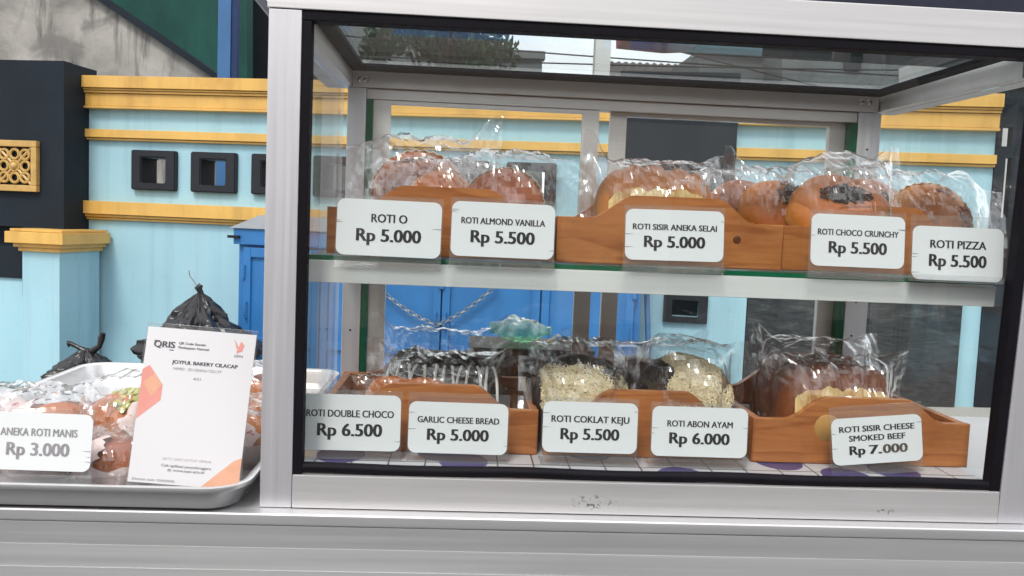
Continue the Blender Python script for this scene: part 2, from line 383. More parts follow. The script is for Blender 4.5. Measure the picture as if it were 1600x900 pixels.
M_LOAF = crust('comb_loaf_crust', lin(0.78, 0.54, 0.25), lin(0.56, 0.23, 0.06), lin(0.34, 0.10, 0.022), 22)
M_LOAFDARK = crust('brown_loaf_crust', lin(0.50, 0.22, 0.07), lin(0.26, 0.075, 0.022), lin(0.13, 0.035, 0.012), 30)
M_CHOCO = crust('chocolate_dough', lin(0.05, 0.024, 0.015), lin(0.028, 0.013, 0.009), lin(0.018, 0.009, 0.006), 30)
M_CHOCTOP = painted('chocolate_crumbs', lin(0.022, 0.009, 0.006), 0.5, 0.4, 200, 300, 0.3, 0.0006)
M_CHEESE = painted('grated_cheese', lin(0.86, 0.745, 0.50), 0.6, 0.1, 200, 300, 0.2, 0.0005)
M_CREAMFILL = painted('pale_crumb', lin(0.74, 0.56, 0.26), 0.7, 0.2, 60, 150, 0.5, 0.002, 0.2, (lin(0.48, 0.24, 0.07), 45, 0.48, 0.66))
M_ICING = painted('white_icing', lin(0.80, 0.76, 0.70), 0.4, 0.05, 60)
M_CUP = painted('cream_baking_paper', lin(0.72, 0.60, 0.46), 0.6, 0.1, 60, 60, 0.05)
M_PINKPAPER = painted('pink_print_wrapper', lin(0.72, 0.58, 0.55), 0.5, 0.08, 30, 60, 0.05, 0.001, 0.3, (lin(0.45, 0.06, 0.06), 60, 0.60, 0.64))
M_HERB = painted('pandan_green_crumb', lin(0.42, 0.42, 0.12), 0.6, 0.3, 60, 150, 0.2, 0.001)
M_LEAF = painted('leaf_green', lin(0.03, 0.085, 0.025), 0.5, 0.4, 8, 20, 0.0)
M_LEAF2 = painted('dark_leaf_green', lin(0.018, 0.045, 0.018), 0.5, 0.4, 8, 20, 0.0)
M_BARK = painted('bark', lin(0.10, 0.075, 0.055), 0.9, 0.3, 12, 30, 0.6, 0.02)
M_TARP = painted('navy_tarpaulin', lin(0.010, 0.012, 0.028), 0.5, 0.3, 6, 14, 0.4, 0.01)
M_TARPRED = painted('red_tarpaulin', lin(0.24, 0.03, 0.035), 0.5, 0.2, 6, 14, 0.4, 0.01)
M_WIRE = painted('black_cable', lin(0.015, 0.015, 0.015), 0.6, 0.1, 5)

# ------------------------------------------------------------------ SETTING: ground
def slope_sheet(name, x0, x1, y0, y1, dz, mat, nx=2):
    bm = B(); xs = [x0 + (x1 - x0) * i / nx for i in range(nx + 1)]
    a = [bm.verts.new((x, y0, (ground_z(max(-40, min(40, x)))) + dz)) for x in xs]; b = [bm.verts.new((x, y1, ground_z(max(-40, min(40, x))) + dz)) for x in xs]
    for i in range(nx): bm.faces.new((a[i], a[i + 1], b[i + 1], b[i]))
    o = obj(name, bm, mat); o['kind'] = 'structure'; return o
slope_sheet('ground', -160, 160, -160, 220, -0.06, M_ROAD, 8)
slope_sheet('road', -40, 40, -7.5, 2.2, 0.0, M_ROAD, 2)
slope_sheet('pavement', -40, 40, 2.2, 9.0, 0.012, M_PAVE, 2)
bm = B(); box(bm, -40, 40, 2.08, 2.2, -0.12, 0.016, 0.01); 
for v in bm.verts: v.co.z += ground_z(v.co.x)
kb = obj('kerb', bm, M_PAVE); kb['kind'] = 'structure'

# ------------------------------------------------------------------ perimeter wall and pillars (built in the wall's own frame)
WROT = (0, 0, WALL_A)
U_L, U_P0, U_P1, U_R = -3.03, 1.317, 2.193, 3.985
def moulding(bm, u0, u1, prof):
    """prof: (z0, z1, depth in front of the wall)"""
    for z0, z1, d in prof: box(bm, u0, u1, -d, 0.06, z0, z1, 0.004)
def wall_piece(name, label, u0, u1, vents, stone=None):
    w = thing(name, label, 'wall', WP, WROT)
    holes = [(c - 0.105, c + 0.105, 0.46, 0.665) for c in vents]
    bm = B(); plate(bm, u0, u1, -1.5, 1.28, holes, 0.0, 0.16); obj('wall_body', bm, M_WALLBLUE, w)
    e = 0.075
    bm = B(); moulding(bm, u0 - 0.0, u1, [(1.046, 1.064, e * 0.95), (1.067, 1.166, e * 0.7), (1.169, 1.186, e * 0.95), (1.189, 1.203, e * 1.1), (1.206, 1.300, e * 1.35)])
    obj('cornice', bm, M_GOLD, w, 30)
    bm = B(); moulding(bm, u0, u1, [(0.795, 0.812, 0.035), (0.815, 0.880, 0.055)])
    obj('moulding', bm, M_GOLD, w, 30)
    bm = B(); moulding(bm, u0, u1, [(0.150, 0.168, 0.03), (0.171, 0.192, 0.05), (0.195, 0.300, 0.075)])
    obj('moulding', bm, M_GOLD, w, 30)
    proto = None
    for c in vents:
        if proto is None:
            bm = B(); plate(bm, -0.19, 0.19, -0.16, 0.16, [(-0.104, 0.104, -0.102, 0.102)], -0.05, 0.20)
            bmesh.ops.bevel(bm, geom=[e for e in bm.edges if e.is_boundary is False and len(e.link_faces) == 2 and e.calc_face_angle(0) > 1], offset=0.008, segments=2, affect='EDGES')
            proto = obj('vent_block', bm, M_BLACKFRAME, w, 30); proto.location = (c, -0.001, 0.5635)
        else:
            p = proto.copy(); COL.objects.link(p); p.parent = w; p.location = (c, -0.001, 0.5635)
    if stone:
        bm = B(); box(bm, stone[0], stone[1], -0.035, 0.05, stone[2], stone[3], 0.006); obj('stone_panel', bm, M_STONE, w)
    return w
wall_piece('boundary_wall', 'long pale blue wall with gold mouldings and square black vents, behind the blue cabinet', U_L - 0.6, U_P0, [-2.382 + 0.511 * i for i in range(7)])
wall_piece('boundary_wall', 'pale blue wall section with gold mouldings and a dark stone panel, right of middle pillar', U_P1, U_R, [], (2.34, 3.846, -1.4, 0.10))

# left slate pillar: front face 0.30 in front of the wall
uA, zt = onwall(100, 95, 0.32); uB = U_L + 0.02
pl = thing('gate_pillar', 'tall dark slate pillar with square gold lattice ornament, at the left end of the wall', 'pillar', WP, WROT)
slots = []
for (a, b, c, d) in ((-60, 35, 350, 385), (-60, 35, 430, 462)):
    ua, za = onwall(a, c, 0.32); ub, zb = onwall(b, d, 0.32); slots.append((ua, ub, zb, za))
bm = B(); plate(bm, uA - 1.15, uA, -0.22, zt, slots, -0.32, -0.22); obj('shaft', bm, M_SLATE, pl)
bm = B(); box(bm, uA - 1.15, uA - 0.002, -0.219, 0.10, -0.215, zt - 0.003); obj('core', bm, M_SLATE, pl)
bm = B(); box(bm, uA - 1.15, uA - 0.004, -0.30, 0.10, -1.6, -0.222); obj('plinth', bm, M_WALLBLUE, pl)
# ornament
uo1, zo1 = onwall(57, 220, 0.36); uo0, zo0 = onwall(57, 300, 0.36); so = zo1 - zo0; uo = uo1 - so / 2; zo = zo0 + so / 2
bm = B(); h = so / 2
for a in ((-h, h, h - .05, h), (-h, h, -h, -h + .05), (-h, -h + .05, -h + .05, h - .05), (h - .05, h, -h + .05, h - .05)):
    box(bm, uo + a[0], uo + a[1], -0.365, -0.318, zo + a[2], zo + a[3], 0.008)
orn = obj('ornament', bm, M_GOLD2, pl, 30)
bm = B()
hh = h - 0.05
def ring(cx, cz, rx, rz, r, n=20):
    tube(bm, [(uo + cx + rx * math.cos(2 * math.pi * k / n), -0.345, zo + cz + rz * math.sin(2 * math.pi * k / n)) for k in range(n)], r, 6, True)
ring(0, 0, hh * .26, hh * .26, 0.011)
for k in range(8):
    a = math.pi / 4 * k; rr = hh * (0.62 if k % 2 == 0 else 0.85)
    ring(math.cos(a) * rr, math.sin(a) * rr, hh * .25, hh * .25, 0.012)
for sx in (-1, 1):
    tube(bm, [(uo - hh * sx, -0.342, zo - hh), (uo + hh * sx, -0.342, zo + hh)], 0.012, 6)
bmesh.ops.create_uvsphere(bm, u_segments=14, v_segments=8, radius=0.03, matrix=Matrix.Translation((uo, -0.345, zo)))
obj('lattice', bm, M_GOLD2, orn, 40)
bm = B(); box(bm, uo - hh, uo + hh, -0.324, -0.316, zo - hh, zo + hh); obj('backing', bm, M_BLACKFRAME, orn)

# low pier with gold cap in front of the pillar
p0 = onwall(35, 392, 0.55); p1 = onwall(93, 392, 0.55)
pr = thing('wall_pier', 'short pale blue pier with stepped gold cap, in front of the left slate pillar', 'pier', WP, WROT)
bm = B(); box(bm, p0[0], p1[0], -0.55, -0.05, -1.6, p0[1]); obj('shaft', bm, M_WALLBLUE, pr)
bm = B()
for k, (d, z0, z1) in enumerate(((0.02, 0.0, 0.03), (0.045, 0.032, 0.062), (0.085, 0.064, 0.150), (0.06, 0.152, 0.172))):
    box(bm, p0[0] - d, p1[0] + d, -0.55 - d, -0.05 + 0.02, p0[1] + z0, p0[1] + z1, 0.004)
obj('cap', bm, M_GOLD, pr, 30)

# middle pillar
mp = thing('gate_pillar', 'dark slate pillar with pale blue lower half and small vent, behind the case', 'pillar', WP, WROT)
bm = B(); box(bm, U_P0 + 0.003, U_P1 - 0.003, -0.04, 0.30, 0.12, 1.42); obj('shaft', bm, M_SLATE, mp)
vz0, vz1 = -0.43, -0.215
bm = B(); plate(bm, U_P0 + 0.003, U_P1 + 0.14, -1.5, 0.118, [(1.79, 1.985, -0.385, -0.26)], -0.039, 0.25); obj('plinth', bm, M_WALLBLUE, mp)
bm = B(); plate(bm, 1.725, 2.05, vz0, vz1, [(1.79, 1.985, -0.385, -0.26)], -0.075, -0.036); vf = obj('vent_block', bm, M_BLACKFRAME, mp)
bm = B(); box(bm, 1.78, 1.995, 0.04, 0.06, -0.395, -0.25); obj('backing', bm, M_DARKGLASS, mp)
# right pillar with openings
rp_ = thing('gate_pillar', 'dark pillar pierced by two openings showing white behind, at the right end of the wall', 'pillar', WP, WROT)
h1 = onwall(1563, 229, 0.0); h2 = onwall(1581, 199, 0.0); h3 = onwall(1562, 340, 0); h4 = onwall(1580, 247, 0)
bm = B(); plate(bm, U_R + 0.003, U_R + 0.75, -1.4, 1.36, [(h1[0], h2[0], h1[1], h2[1]), (h3[0], h4[0], h3[1], h4[1]), (h2[0] + .09, h2[0] + .2, h1[1], h2[1]), (h4[0] + .09, h4[0] + .2, h3[1], h4[1])], -0.02, 0.06); obj('shaft', bm, M_SLATE, rp_)
bm = B(); box(bm, U_R + 0.003, U_R + 0.75, -0.05, 0.10, 1.362, 1.42, 0.006); obj('cap', bm, M_SLATE, rp_)

# ------------------------------------------------------------------ blue cabinet standing in front of the wall
KN = 0.55
k0 = onwall(371, 356, KN); k1 = onwall(1003, 440, KN)
ku0, ku1, kz1 = k0[0], k1[0], k0[1]
kc = thing('street_cabinet', 'large blue sheet metal cabinet with double doors, in front of the pale blue wall', 'cabinet', WP, WROT)
kzb = -1.32
bm = B(); box(bm, ku0, ku1, -KN + 0.03, -0.09, kzb, kz1 - 0.03, 0.01); obj('body', bm, M_KIOSK, kc, 30)
bm = B()
prism(bm, [(ku0 - 0.05, kz1), (ku1 + 0.05, kz1), (ku1 - 0.12, kz1 + 0.10), (ku0 + 0.12, kz1 + 0.10)], lambda p: Vector((p[0], -KN - 0.03, p[1]) if p[1] <= kz1 else (p[0], -KN + 0.12, p[1])), lambda p: Vector((p[0], -0.085, p[1])))
obj('roof', bm, M_KIOSKROOF, kc)
bm = B(); box(bm, ku0 - 0.025, ku1 + 0.025, -KN - 0.012, -KN + 0.028, kz1 - 0.12, kz1 - 0.003, 0.006); obj('fascia', bm, M_KIOSK, kc, 30)
ks = [ku0 + 0.05, onwall(500, 480, KN)[0], onwall(690, 480, KN)[0], onwall(845, 480, KN)[0], ku1 - 0.04]
for i in range(4):
    a, b = ks[i] + 0.006, ks[i + 1] - 0.006
    bm = B(); box(bm, a, b, -KN + 0.012, -KN + 0.028, kzb + 0.06, kz1 - 0.14, 0.003)
    for q in ((a, a + 0.055, kzb + 0.06, kz1 - 0.14), (b - 0.055, b, kzb + 0.06, kz1 - 0.14), (a + 0.056, b - 0.056, kz1 - 0.21, kz1 - 0.14), (a + 0.056, b - 0.056, kzb + 0.06, kzb + 0.13), (a + 0.056, b - 0.056, -0.72, -0.66)):
        box(bm, q[0], q[1], -KN - 0.012, -KN + 0.013, q[2], q[3], 0.004)
    d = obj('door', bm, M_KIOSK, kc, 30)
    hx = b - 0.03 if i % 2 == 1 else a + 0.03
    bm = B(); tube(bm, [(hx, -KN - 0.012, -0.40), (hx, -KN - 0.04, -0.40), (hx, -KN - 0.04, -0.52), (hx, -KN - 0.012, -0.52)], 0.007, 8); obj('handle', bm, M_KIOSK, d, 60)
    for hz in (kz1 - 0.32, -0.95):
        bm = B(); tube(bm, [((a + 0.0) if i % 2 == 0 else (b - 0.0), -KN - 0.018, hz - 0.05), ((a + 0.0) if i % 2 == 0 else (b - 0.0), -KN - 0.018, hz + 0.05)], 0.017, 10); obj('hinge', bm, M_KIOSK, d, 60)
bm = B(); box(bm, ku0 - 0.06, ku0 + 0.03, -KN - 0.04, -KN - 0.013, kz1 - 0.075, kz1 - 0.055, 0.003); obj('latch_rod', bm, M_STRAP, kc)

# chain across the doors
ca = onwall(590, 448, KN + 0.05); cm = onwall(683, 508, KN + 0.05); cb = onwall(775, 446, KN + 0.05)
ch = thing('chain', 'steel chain sagging across the doors of the blue cabinet', 'chain', WP, WROT)
bm = B()
pts = []
for P, Q, sag in ((ca, cm, 0.035), (cm, cb, 0.03)):
    for k in range(15):
        t = k / 15; pts.append((P[0] + (Q[0] - P[0]) * t, P[1] + (Q[1] - P[1]) * t - sag * 4 * t * (1 - t)))
pts.append(cb)
for i in range(len(pts) - 1):
    a, b = Vector((pts[i][0], -KN - 0.04, pts[i][1])), Vector((pts[i + 1][0], -KN - 0.04, pts[i + 1][1]))
    c, d = (a + b) / 2, (b - a); L = d.length * 0.68; d.normalize(); nrm = Vector((0, 1, 0)); s = d.cross(nrm)
    if i % 2: s = (s * 0.25 + nrm).normalized()
    lp = []
    for k in range(12):
        an = 2 * math.pi * k / 12; lp.append(c + d * (math.cos(an) * L) + s * (math.sin(an) * 0.014))
    tube(bm, lp, 0.0040, 6, True)
obj('links', bm, M_CHAIN, ch, 60)

# blue pole leaning on the middle pillar, leaves of a little plant
q0 = onwall(1008, 440, 0.2); q1 = onwall(1022, 530, 0.45)
bm = B(); tube(bm, [WP + WD * q0[0] - WN * 0.2 + Vector((0, 0, q0[1] + 0.12)), WP + WD * q1[0] - WN * 0.55 + Vector((0, 0, -1.07))], 0.02, 10)
tag(obj('leaning_pole', bm, M_POSTBLUE, None, 60), 'thin blue pole leaning against the wall beside the blue cabinet', 'pole')
pt = thing('small_plant', 'small green leafy plant at the foot of the wall beside the blue cabinet', 'plant', WP + WD * (q1[0] + 0.02) - WN * 0.6 + Vector((0, 0, -1.08)))
bm = B()
for k in range(26):
    a = rnd.uniform(0, 6.28); hgt = rnd.uniform(0.25, 0.56); sp = rnd.uniform(0.05, 0.22)
    tip = Vector((math.cos(a) * sp, math.sin(a) * sp * 0.7, hgt)); mid = tip * 0.6 + Vector((0, 0, 0.03)); sd_ = Vector((-math.sin(a), math.cos(a), 0)) * 0.02
    v = [bm.verts.new(p) for p in (Vector((0, 0, 0.02)), mid - sd_, tip, mid + sd_)]; bm.faces.new(v)
obj('leaves', bm, M_LEAF, pt)

# bin bags by the wall
def bin_bag(name, label, c, r, hgt, seed, knot=True):
    t = thing(name, label, 'bag', c)
    bm = B(); n, m = 90, 60; rings = []; CD = creases(int(seed), 8, 2.5, 12, 0.35)
    for j in range(m + 1):
        f = j / m; z = hgt * f
        rr = r * (0.95 + 0.1 * math.sin(f * 3.0)) * (0.05 + 0.95 * min(1.0, (1 - f) / 0.40) ** 0.85) * (0.8 + 0.2 * sstep(0, 0.12, f))
        ring = []
        for k in range(n):
            a = 2 * math.pi * k / n
            p = Vector((math.cos(a), math.sin(a), f * 2)) * 2.0 + Vector((seed, 0, 0))
            fold = math.sin(a * 5 + noise.noise(p) * 7 + f * 3) * 0.05 * sstep(0.35, 0.85, f) + noise.noise(p * 1.1) * 0.16 + CD(p * 0.22) * 9.0 * (1 - 0.5 * f)
            ring.append(bm.verts.new((math.cos(a) * rr * (1 + fold), math.sin(a) * rr * (1 + fold), z + noise.noise(p * 1.7) * 0.015)))
        rings.append(ring)
    for A, C in zip(rings, rings[1:]):
        for k in range(n): bm.faces.new((A[k], A[(k + 1) % n], C[(k + 1) % n], C[k]))
    bm.faces.new(rings[0][::-1]); bm.faces.new(rings[-1])
    obj('sack', bm, M_BAG, t, 40)
    return t
bb = onwall(313, 458, 0.95); bpos = WP + WD * bb[0] - WN * 0.95; gz = ground_z(bpos.x) + 0.012
bt = bin_bag('bin_bag', 'full black bin bag knotted at the top, beside the blue cabinet', (bpos.x, bpos.y, gz), 0.33, bb[1] - gz, 3.0)
hb = bb[1] - gz
bm = B(); tube(bm, [(0, 0, hb - 0.02), (0.0, 0, hb + 0.01), (-0.012, -0.01, hb + 0.035), (0.005, 0, hb + 0.06)], [0.03, 0.02, 0.026, 0.016], 10); obj('knot', bm, M_BAG, bt, 60)
bm = B(); tube(bm, [(-0.01, -0.01, hb + 0.03), (-0.04, 0, hb + 0.075), (-0.075, 0, hb + 0.12), (-0.08, 0, hb + 0.155)], 0.004, 6); obj('string', bm, M_KIOSKROOF, bt, 60)
b2 = onwall(135, 545, 0.95); b2p = WP + WD * b2[0] - WN * 0.95; g2 = ground_z(b2p.x) + 0.012
bt2 = bin_bag('bin_bag', 'smaller black carrier bag with two loose handles standing up, behind the metal baking tray', (b2p.x, b2p.y, g2), 0.24, max(0.2, b2[1] - g2), 8.0)
h2_ = max(0.2, b2[1] - g2)
bm = B()
tube(bm, [(0.02, 0, h2_ - 0.03), (-0.06, 0, h2_ + 0.01), (-0.11, 0, h2_ + 0.035), (-0.125, 0, h2_ + 0.03)], [0.03, 0.016, 0.016, 0.026], 8)
tube(bm, [(0.02, 0, h2_ - 0.03), (0.09, 0, h2_ + 0.02), (0.105, 0, h2_ + 0.08), (0.115, 0, h2_ + 0.12)], [0.03, 0.02, 0.026, 0.02], 8)
obj('handles', bm, M_BAG, bt2, 60)

# ------------------------------------------------------------------ neighbouring houses and trees behind the wall
def slab_px(name, mat, pts, Y, thick, parent=None):
    bm = B(); P = [at(a, b, Y) for a, b in pts]
    prism(bm, [(p.x, p.z) for p in P], lambda p: Vector((p[0], Y, p[1])), lambda p: Vector((p[0], Y + thick, p[1])))
    return obj(name, bm, mat, parent)
gb = thing('gable_house', 'stained grey concrete gable wall sloping down to the right, behind the left pillar', 'house', (-6, 9.2, -1.3))
def local(o, root):
    o.parent = root; o.location = -root.location; return o      # built in world coordinates, hung on its thing
def part(name, mat, pts, Y, thick, root): return local(slab_px(name, mat, pts, Y, thick), root)
part('gable_wall', M_CONC, [(-420, -190), (30, -85), (150, -5), (250, 62), (345, 128), (345, 640), (-420, 620)], 9.2, 0.2, gb)
part('verge', M_SLATE, [(30, -92), (152, -12), (252, 55), (352, 124), (352, 134), (250, 66), (150, -1), (30, -80)], 9.12, 0.5, gb)
gh = thing('green_house', 'dark green painted house wall rising behind the concrete gable', 'house', (-4, 10.4, -1.3))
part('wall', M_GREENWALL, [(-200, -500), (386, -500), (386, 640), (-200, 640)], 10.4, 0.3, gh)
bp = thing('steel_post', 'tall blue steel post in front of the green house wall', 'post', at(352, 500, 8.6))
a0, a1, a2 = at(338, 200, 8.6).x, at(358, 200, 8.6).x, at(368, 200, 8.6).x
bm = B(); box(bm, a0, a1, 8.6, 8.72, -1.3, 4.2, 0.006); local(obj('pole', bm, M_POSTBLUE, None), bp)
bm = B(); box(bm, a1 + 0.002, a2, 8.62, 8.70, -1.3, 4.2, 0.004); local(obj('flange', bm, M_NAVY, None), bp)
dh = thing('dark_shed', 'black weathered shed with sloping roof, beside the green house', 'shed', (-3, 11.5, -1.3))
part('wall', M_BLACKFRAME, [(380, -40), (392, -8), (430, 40), (470, 92), (470, 640), (380, 640)], 11.5, 2.0, dh)

def leaf_tree(name, label, base, hgt, crown_c, crown_r, n, size, mat, seed, group=None):
    r = random.Random(seed)
    t = thing(name, label, 'tree', base, (0, 0, 0), group)
    bm = B(); top = Vector(crown_c)
    tube(bm, [(0, 0, -0.2), (0.05, 0.02, hgt * 0.3), (top.x * 0.5, top.y * 0.5, hgt * 0.6), (top.x, top.y, top.z)], [0.16, 0.13, 0.10, 0.05], 10)
    cl = []
    for k in range(16):
        d = Vector((r.gauss(0, 1), r.gauss(0, 1), r.gauss(0, 0.8))).normalized() * r.uniform(0.45, 0.95)
        c = top + Vector((d.x * crown_r[0], d.y * crown_r[1], d.z * crown_r[2])); cl.append((c, r.uniform(0.22, 0.42)))
        tube(bm, [(top.x * .6, top.y * .6, hgt * 0.62), tuple((top + c) / 2 - Vector((0, 0, .15))), tuple(c)], [0.05, 0.03, 0.01], 6)
    obj('trunk', bm, M_BARK, t, 60)
    bm = B()
    for k in range(n):
        c, s = cl[r.randrange(len(cl))]
        d = Vector((r.gauss(0, 1), r.gauss(0, 1), r.gauss(0, 1))).normalized() * (r.random() ** 0.45)
        p = c + Vector((d.x * crown_r[0], d.y * crown_r[1], d.z * crown_r[2])) * s
        q = Euler((r.uniform(0, 6.28), r.uniform(0, 6.28), r.uniform(0, 6.28))).to_matrix(); L = size * r.uniform(0.6, 1.3)
        v = [bm.verts.new(p + q @ Vector(w) * L) for w in ((-1, 0, 0), (0, -0.42, 0.1), (1, 0, 0), (0, 0.42, 0.1))]; f = bm.faces.new(v)
        f.material_index = 0 if r.random() < 0.6 else 1
    obj('crown', bm, [mat, M_LEAF2 if mat is M_LEAF else M_LEAF], t, None, False)
    return t
tb = at(700, 600, 14.0); tc_ = at(695, 60, 14.0)
leaf_tree('broadleaf_tree', 'bushy dark green tree seen through the roof glass of the case', (tb.x, 14.0, -1.2), 4.2, (tc_.x - tb.x, 0, tc_.z + 1.2), (1.25, 1.2, 1.1), 4200, 0.09, M_LEAF2, 5)

g1 = thing('flat_roofed_house', 'grey green flat roofed house behind the wall, seen through the roof glass', 'house', (0, 17, -1.3))
part('wall', M_GREYWALL, [(440, -40), (700, -40), (700, 80), (847, 88), (847, 640), (440, 640)], 17.0, 4.0, g1)
part('parapet', M_GREYWALL, [(695, 72), (852, 80), (852, 92), (695, 86)], 16.9, 0.3, g1)
part('window', M_KIOSK, [(606, 35), (664, 37), (664, 62), (606, 60)], 16.92, 0.12, g1)
g2_ = thing('tiled_house', 'house with weathered grey tiled roof behind the wall, right of the white column', 'house', (5, 18, -1.3))
part('wall', M_CREAM, [(930, 124), (1150, 132), (1150, 640), (930, 640)], 18.3, 4.0, g2_)
bm = B()
A0, A1 = at(925, 128, 18.0), at(1160, 138, 18.0); T0, T1 = at(950, 98, 20.0), at(1138, 106, 20.0)
n = 34
rows = [[bm.verts.new(A0.lerp(A1, i / n).lerp(T0.lerp(T1, i / n), j / 6) + Vector((0, 0, 0.05 * (i % 2)))) for i in range(n + 1)] for j in range(7)]
for j in range(6):
    for i in range(n): bm.faces.new((rows[j][i], rows[j][i + 1], rows[j + 1][i + 1], rows[j + 1][i]))
bmesh.ops.solidify(bm, geom=bm.faces[:], thickness=0.08)
local(obj('roof', bm, M_ROOFTILE, None), g2_)
g3 = thing('blue_house', 'light blue upper storey house behind the wall, seen through the right of the roof glass', 'house', (7, 16, -1.3))
part('wall', M_GREYWALL, [(1092, 78), (1222, 88), (1222, 640), (1092, 640)], 16.0, 3.0, g3)
part('upper_wall', M_LBLUE, [(1108, 58), (1192, 62), (1192, 90), (1092, 82)], 15.9, 0.6, g3)
g4 = thing('grey_tower_house', 'tall grey rendered house wall behind the right end of the wall', 'house', (9, 15, -1.3))
part('wall', M_GREYWALL, [(1222, -60), (1560, -60), (1560, 640), (1222, 640)], 15.0, 3.0, g4)
part('window', M_DARKGLASS, [(1320, 60), (1345, 61), (1345, 110), (1320, 109)], 14.94, 0.1, g4)
aw = thing('awning', 'dark navy awning with a red end, above the top right corner of the case', 'awning', (4, 7, 1.5))
part('canopy', M_TARP, [(1182, -150), (1760, -110), (1760, 34), (1182, 2)], 7.0, 2.5, aw)
part('red_end', M_TARPRED, [(1035, -150), (1181, -150), (1181, 2), (1130, 4), (1035, -6)], 7.02, 2.4, aw)
g5 = thing('white_house', 'white rendered house wall showing through the openings of the right pillar', 'house', (9, 9, -1.3))
part('wall', M_WHITEWALL, [(1540, 60), (1900, 60), (1900, 700), (1540, 700)], 9.0, 2.0, g5)
wc = thing('white_column', 'slim white column against the sky, seen through the roof glass', 'column', at(941, 300, 13.0))
bm = B(); a0, a1 = at(930, 90, 13.0), at(954, 90, 13.0)
box(bm, a0.x, a1.x, 13.0, 13.25, -1.2, 4.2, 0.01); local(obj('shaft', bm, M_WHITEWALL, None), wc)
bm = B(); box(bm, a0.x - 0.06, a1.x + 0.06, 12.94, 13.31, 4.202, 4.35, 0.01); local(obj('cap', bm, M_WHITEWALL, None), wc)
for i, (a, b, lab) in enumerate((((760, 66), (1100, 92), 'upper overhead cable crossing the sky above the tiled roof'), ((880, 24), (1260, 122), 'steeply sloping overhead cable crossing the sky'), ((700, 84), (1080, 96), 'lower overhead cable just above the tiled roof'))):
    bm = B(); A, C = at(*a, 13.6), at(*b, 13.6); A = A + (A - C) * 1.5; C = C + (C - A) * 0.5
    tube(bm, [A.lerp(C, k / 12) - Vector((0, 0, 0.25 * 4 * (k / 12) * (1 - k / 12) * 0.4)) for k in range(13)], 0.012, 6)
    tag(obj('overhead_cable', bm, M_WIRE, None, 60), lab, 'cable', 'overhead cables behind the wall')

# ------------------------------------------------------------------ across the street, behind the photographer (mirrored in metal and glass)
sh = thing('shop_house', 'cream shop house across the street with dark doorways', 'house', (-3, -11, -1.3))
bm = B(); plate(bm, -14, 14, -1.6, 3.4, [(-8, -6, -1.5, 0.9), (-5, -2.5, -1.5, 0.9), (-1, 1.5, -1.5, 0.9), (3, 5, -1.5, 0.9), (7, 9.5, -1.5, 0.9)], -11.0, -11.3); local(obj('wall', bm, M_CREAM, None), sh)
bm = B(); box(bm, -14, 14, -12.6, -12.5, -1.5, 3.3); local(obj('interior', bm, M_GREYWALL, None), sh)
bm = B(); box(bm, -14.4, 14.4, -15, -10.2, 3.402, 3.55); local(obj('roof', bm, M_ROOFTILE, None), sh)
leaf_tree('broadleaf_tree', 'round street tree across the road behind the photographer', (5.5, -9, -0.95), 4.5, (0, 0, 4.2), (2.0, 2.0, 1.7), 2600, 0.16, M_LEAF, 11)

# ------------------------------------------------------------------ vendor cart: counter under the case
ct = thing('vendor_cart', 'brushed steel vending cart counter carrying the glass case', 'cart', (0.25, 0.2, -1.12))
CX0, CX1, CY0, CY1 = -0.62, 1.02, -0.017, 0.50
bm = B(); box(bm, CX0, CX1, CY0, CY1, -0.012, -0.0005, 0.003, 3); local(obj('countertop', bm, M_STEEL, None, 30), ct)
bm = B(); box(bm, CX0, CX1, CY0 + 0.001, CY0 + 0.03, -0.0328, -0.0122, 0.0004); local(obj('front_trim', bm, M_STEEL, None, 30), ct)
bm = B(); box(bm, CX0, CX1, CY0 + 0.0006, CY0 + 0.03, -0.0542, -0.0329, 0.0004); local(obj('front_trim', bm, M_STEEL2, None, 30), ct)
bm = B(); box(bm, CX0, CX1, CY0, CY0 + 0.03, -0.0682, -0.0543, 0.0004); local(obj('front_trim', bm, M_STEEL2, None, 30), ct)
bm = B(); box(bm, CX0, CX1, CY0 + 0.0012, CY0 + 0.03, -0.10, -0.0683, 0.0004); local(obj('front_trim', bm, M_SHELFRAIL, None, 30), ct)
bm = B(); box(bm, CX0 + 0.005, CX1 - 0.005, CY0 + 0.032, CY1 - 0.005, -0.60, -0.0125); local(obj('body', bm, M_STEEL2, None, 30), ct)
for x in (CX0 + 0.06, CX1 - 0.06):
    for y in (CY0 + 0.07, CY1 - 0.05):
        bm = B(); box(bm, x - 0.02, x + 0.02, y - 0.02, y + 0.02, ground_z(x), -0.602, 0.003); local(obj('leg', bm, M_ALU_Z, None, 30), ct)

# ------------------------------------------------------------------ the glass display case
dc = thing('display_case', 'two tier aluminium and glass display case full of bagged bread', 'display case', (0.375, 0.15, 0))
def lean(bm):
    for v in bm.verts:
        if v.co.x > 0.5: v.co.x += max(0.0, v.co.z) * LEAN * max(0.0, 1 - v.co.y / YB)
    return bm
LEAN = 0.030                                     # the front right upright stands a little out of plumb
def dpart(name, mat, bm, smooth=30, parent=None, kind=None):
    o = obj(name, bm, mat, None, smooth)
    if parent is None: local(o, dc)
    else:
        o.parent = parent
    return o
CW = 0.7494; PWD = 0.0297; DB = 0.302; ZR = 0.0319; HT = 0.4611; YB = 0.332
E_ = 0.0012
for x0, x1 in ((0, PWD), (CW - PWD, CW)):
    bm = B(); box(bm, x0, x1, 0.0, 0.0297, 0.0, HT - 0.0004, E_)
    for v in bm.verts: v.co.x += v.co.z * LEAN if x0 > 0.3 else 0
    dpart('post', M_ALU_Z, bm)
for x0, x1 in ((0.030, 0.0535), (0.689, 0.7195)):
    bm = B(); box(bm, x0, x1, DB + 0.003, YB, 0.0, 0.4376, E_); dpart('post', M_ALU_Z, bm)
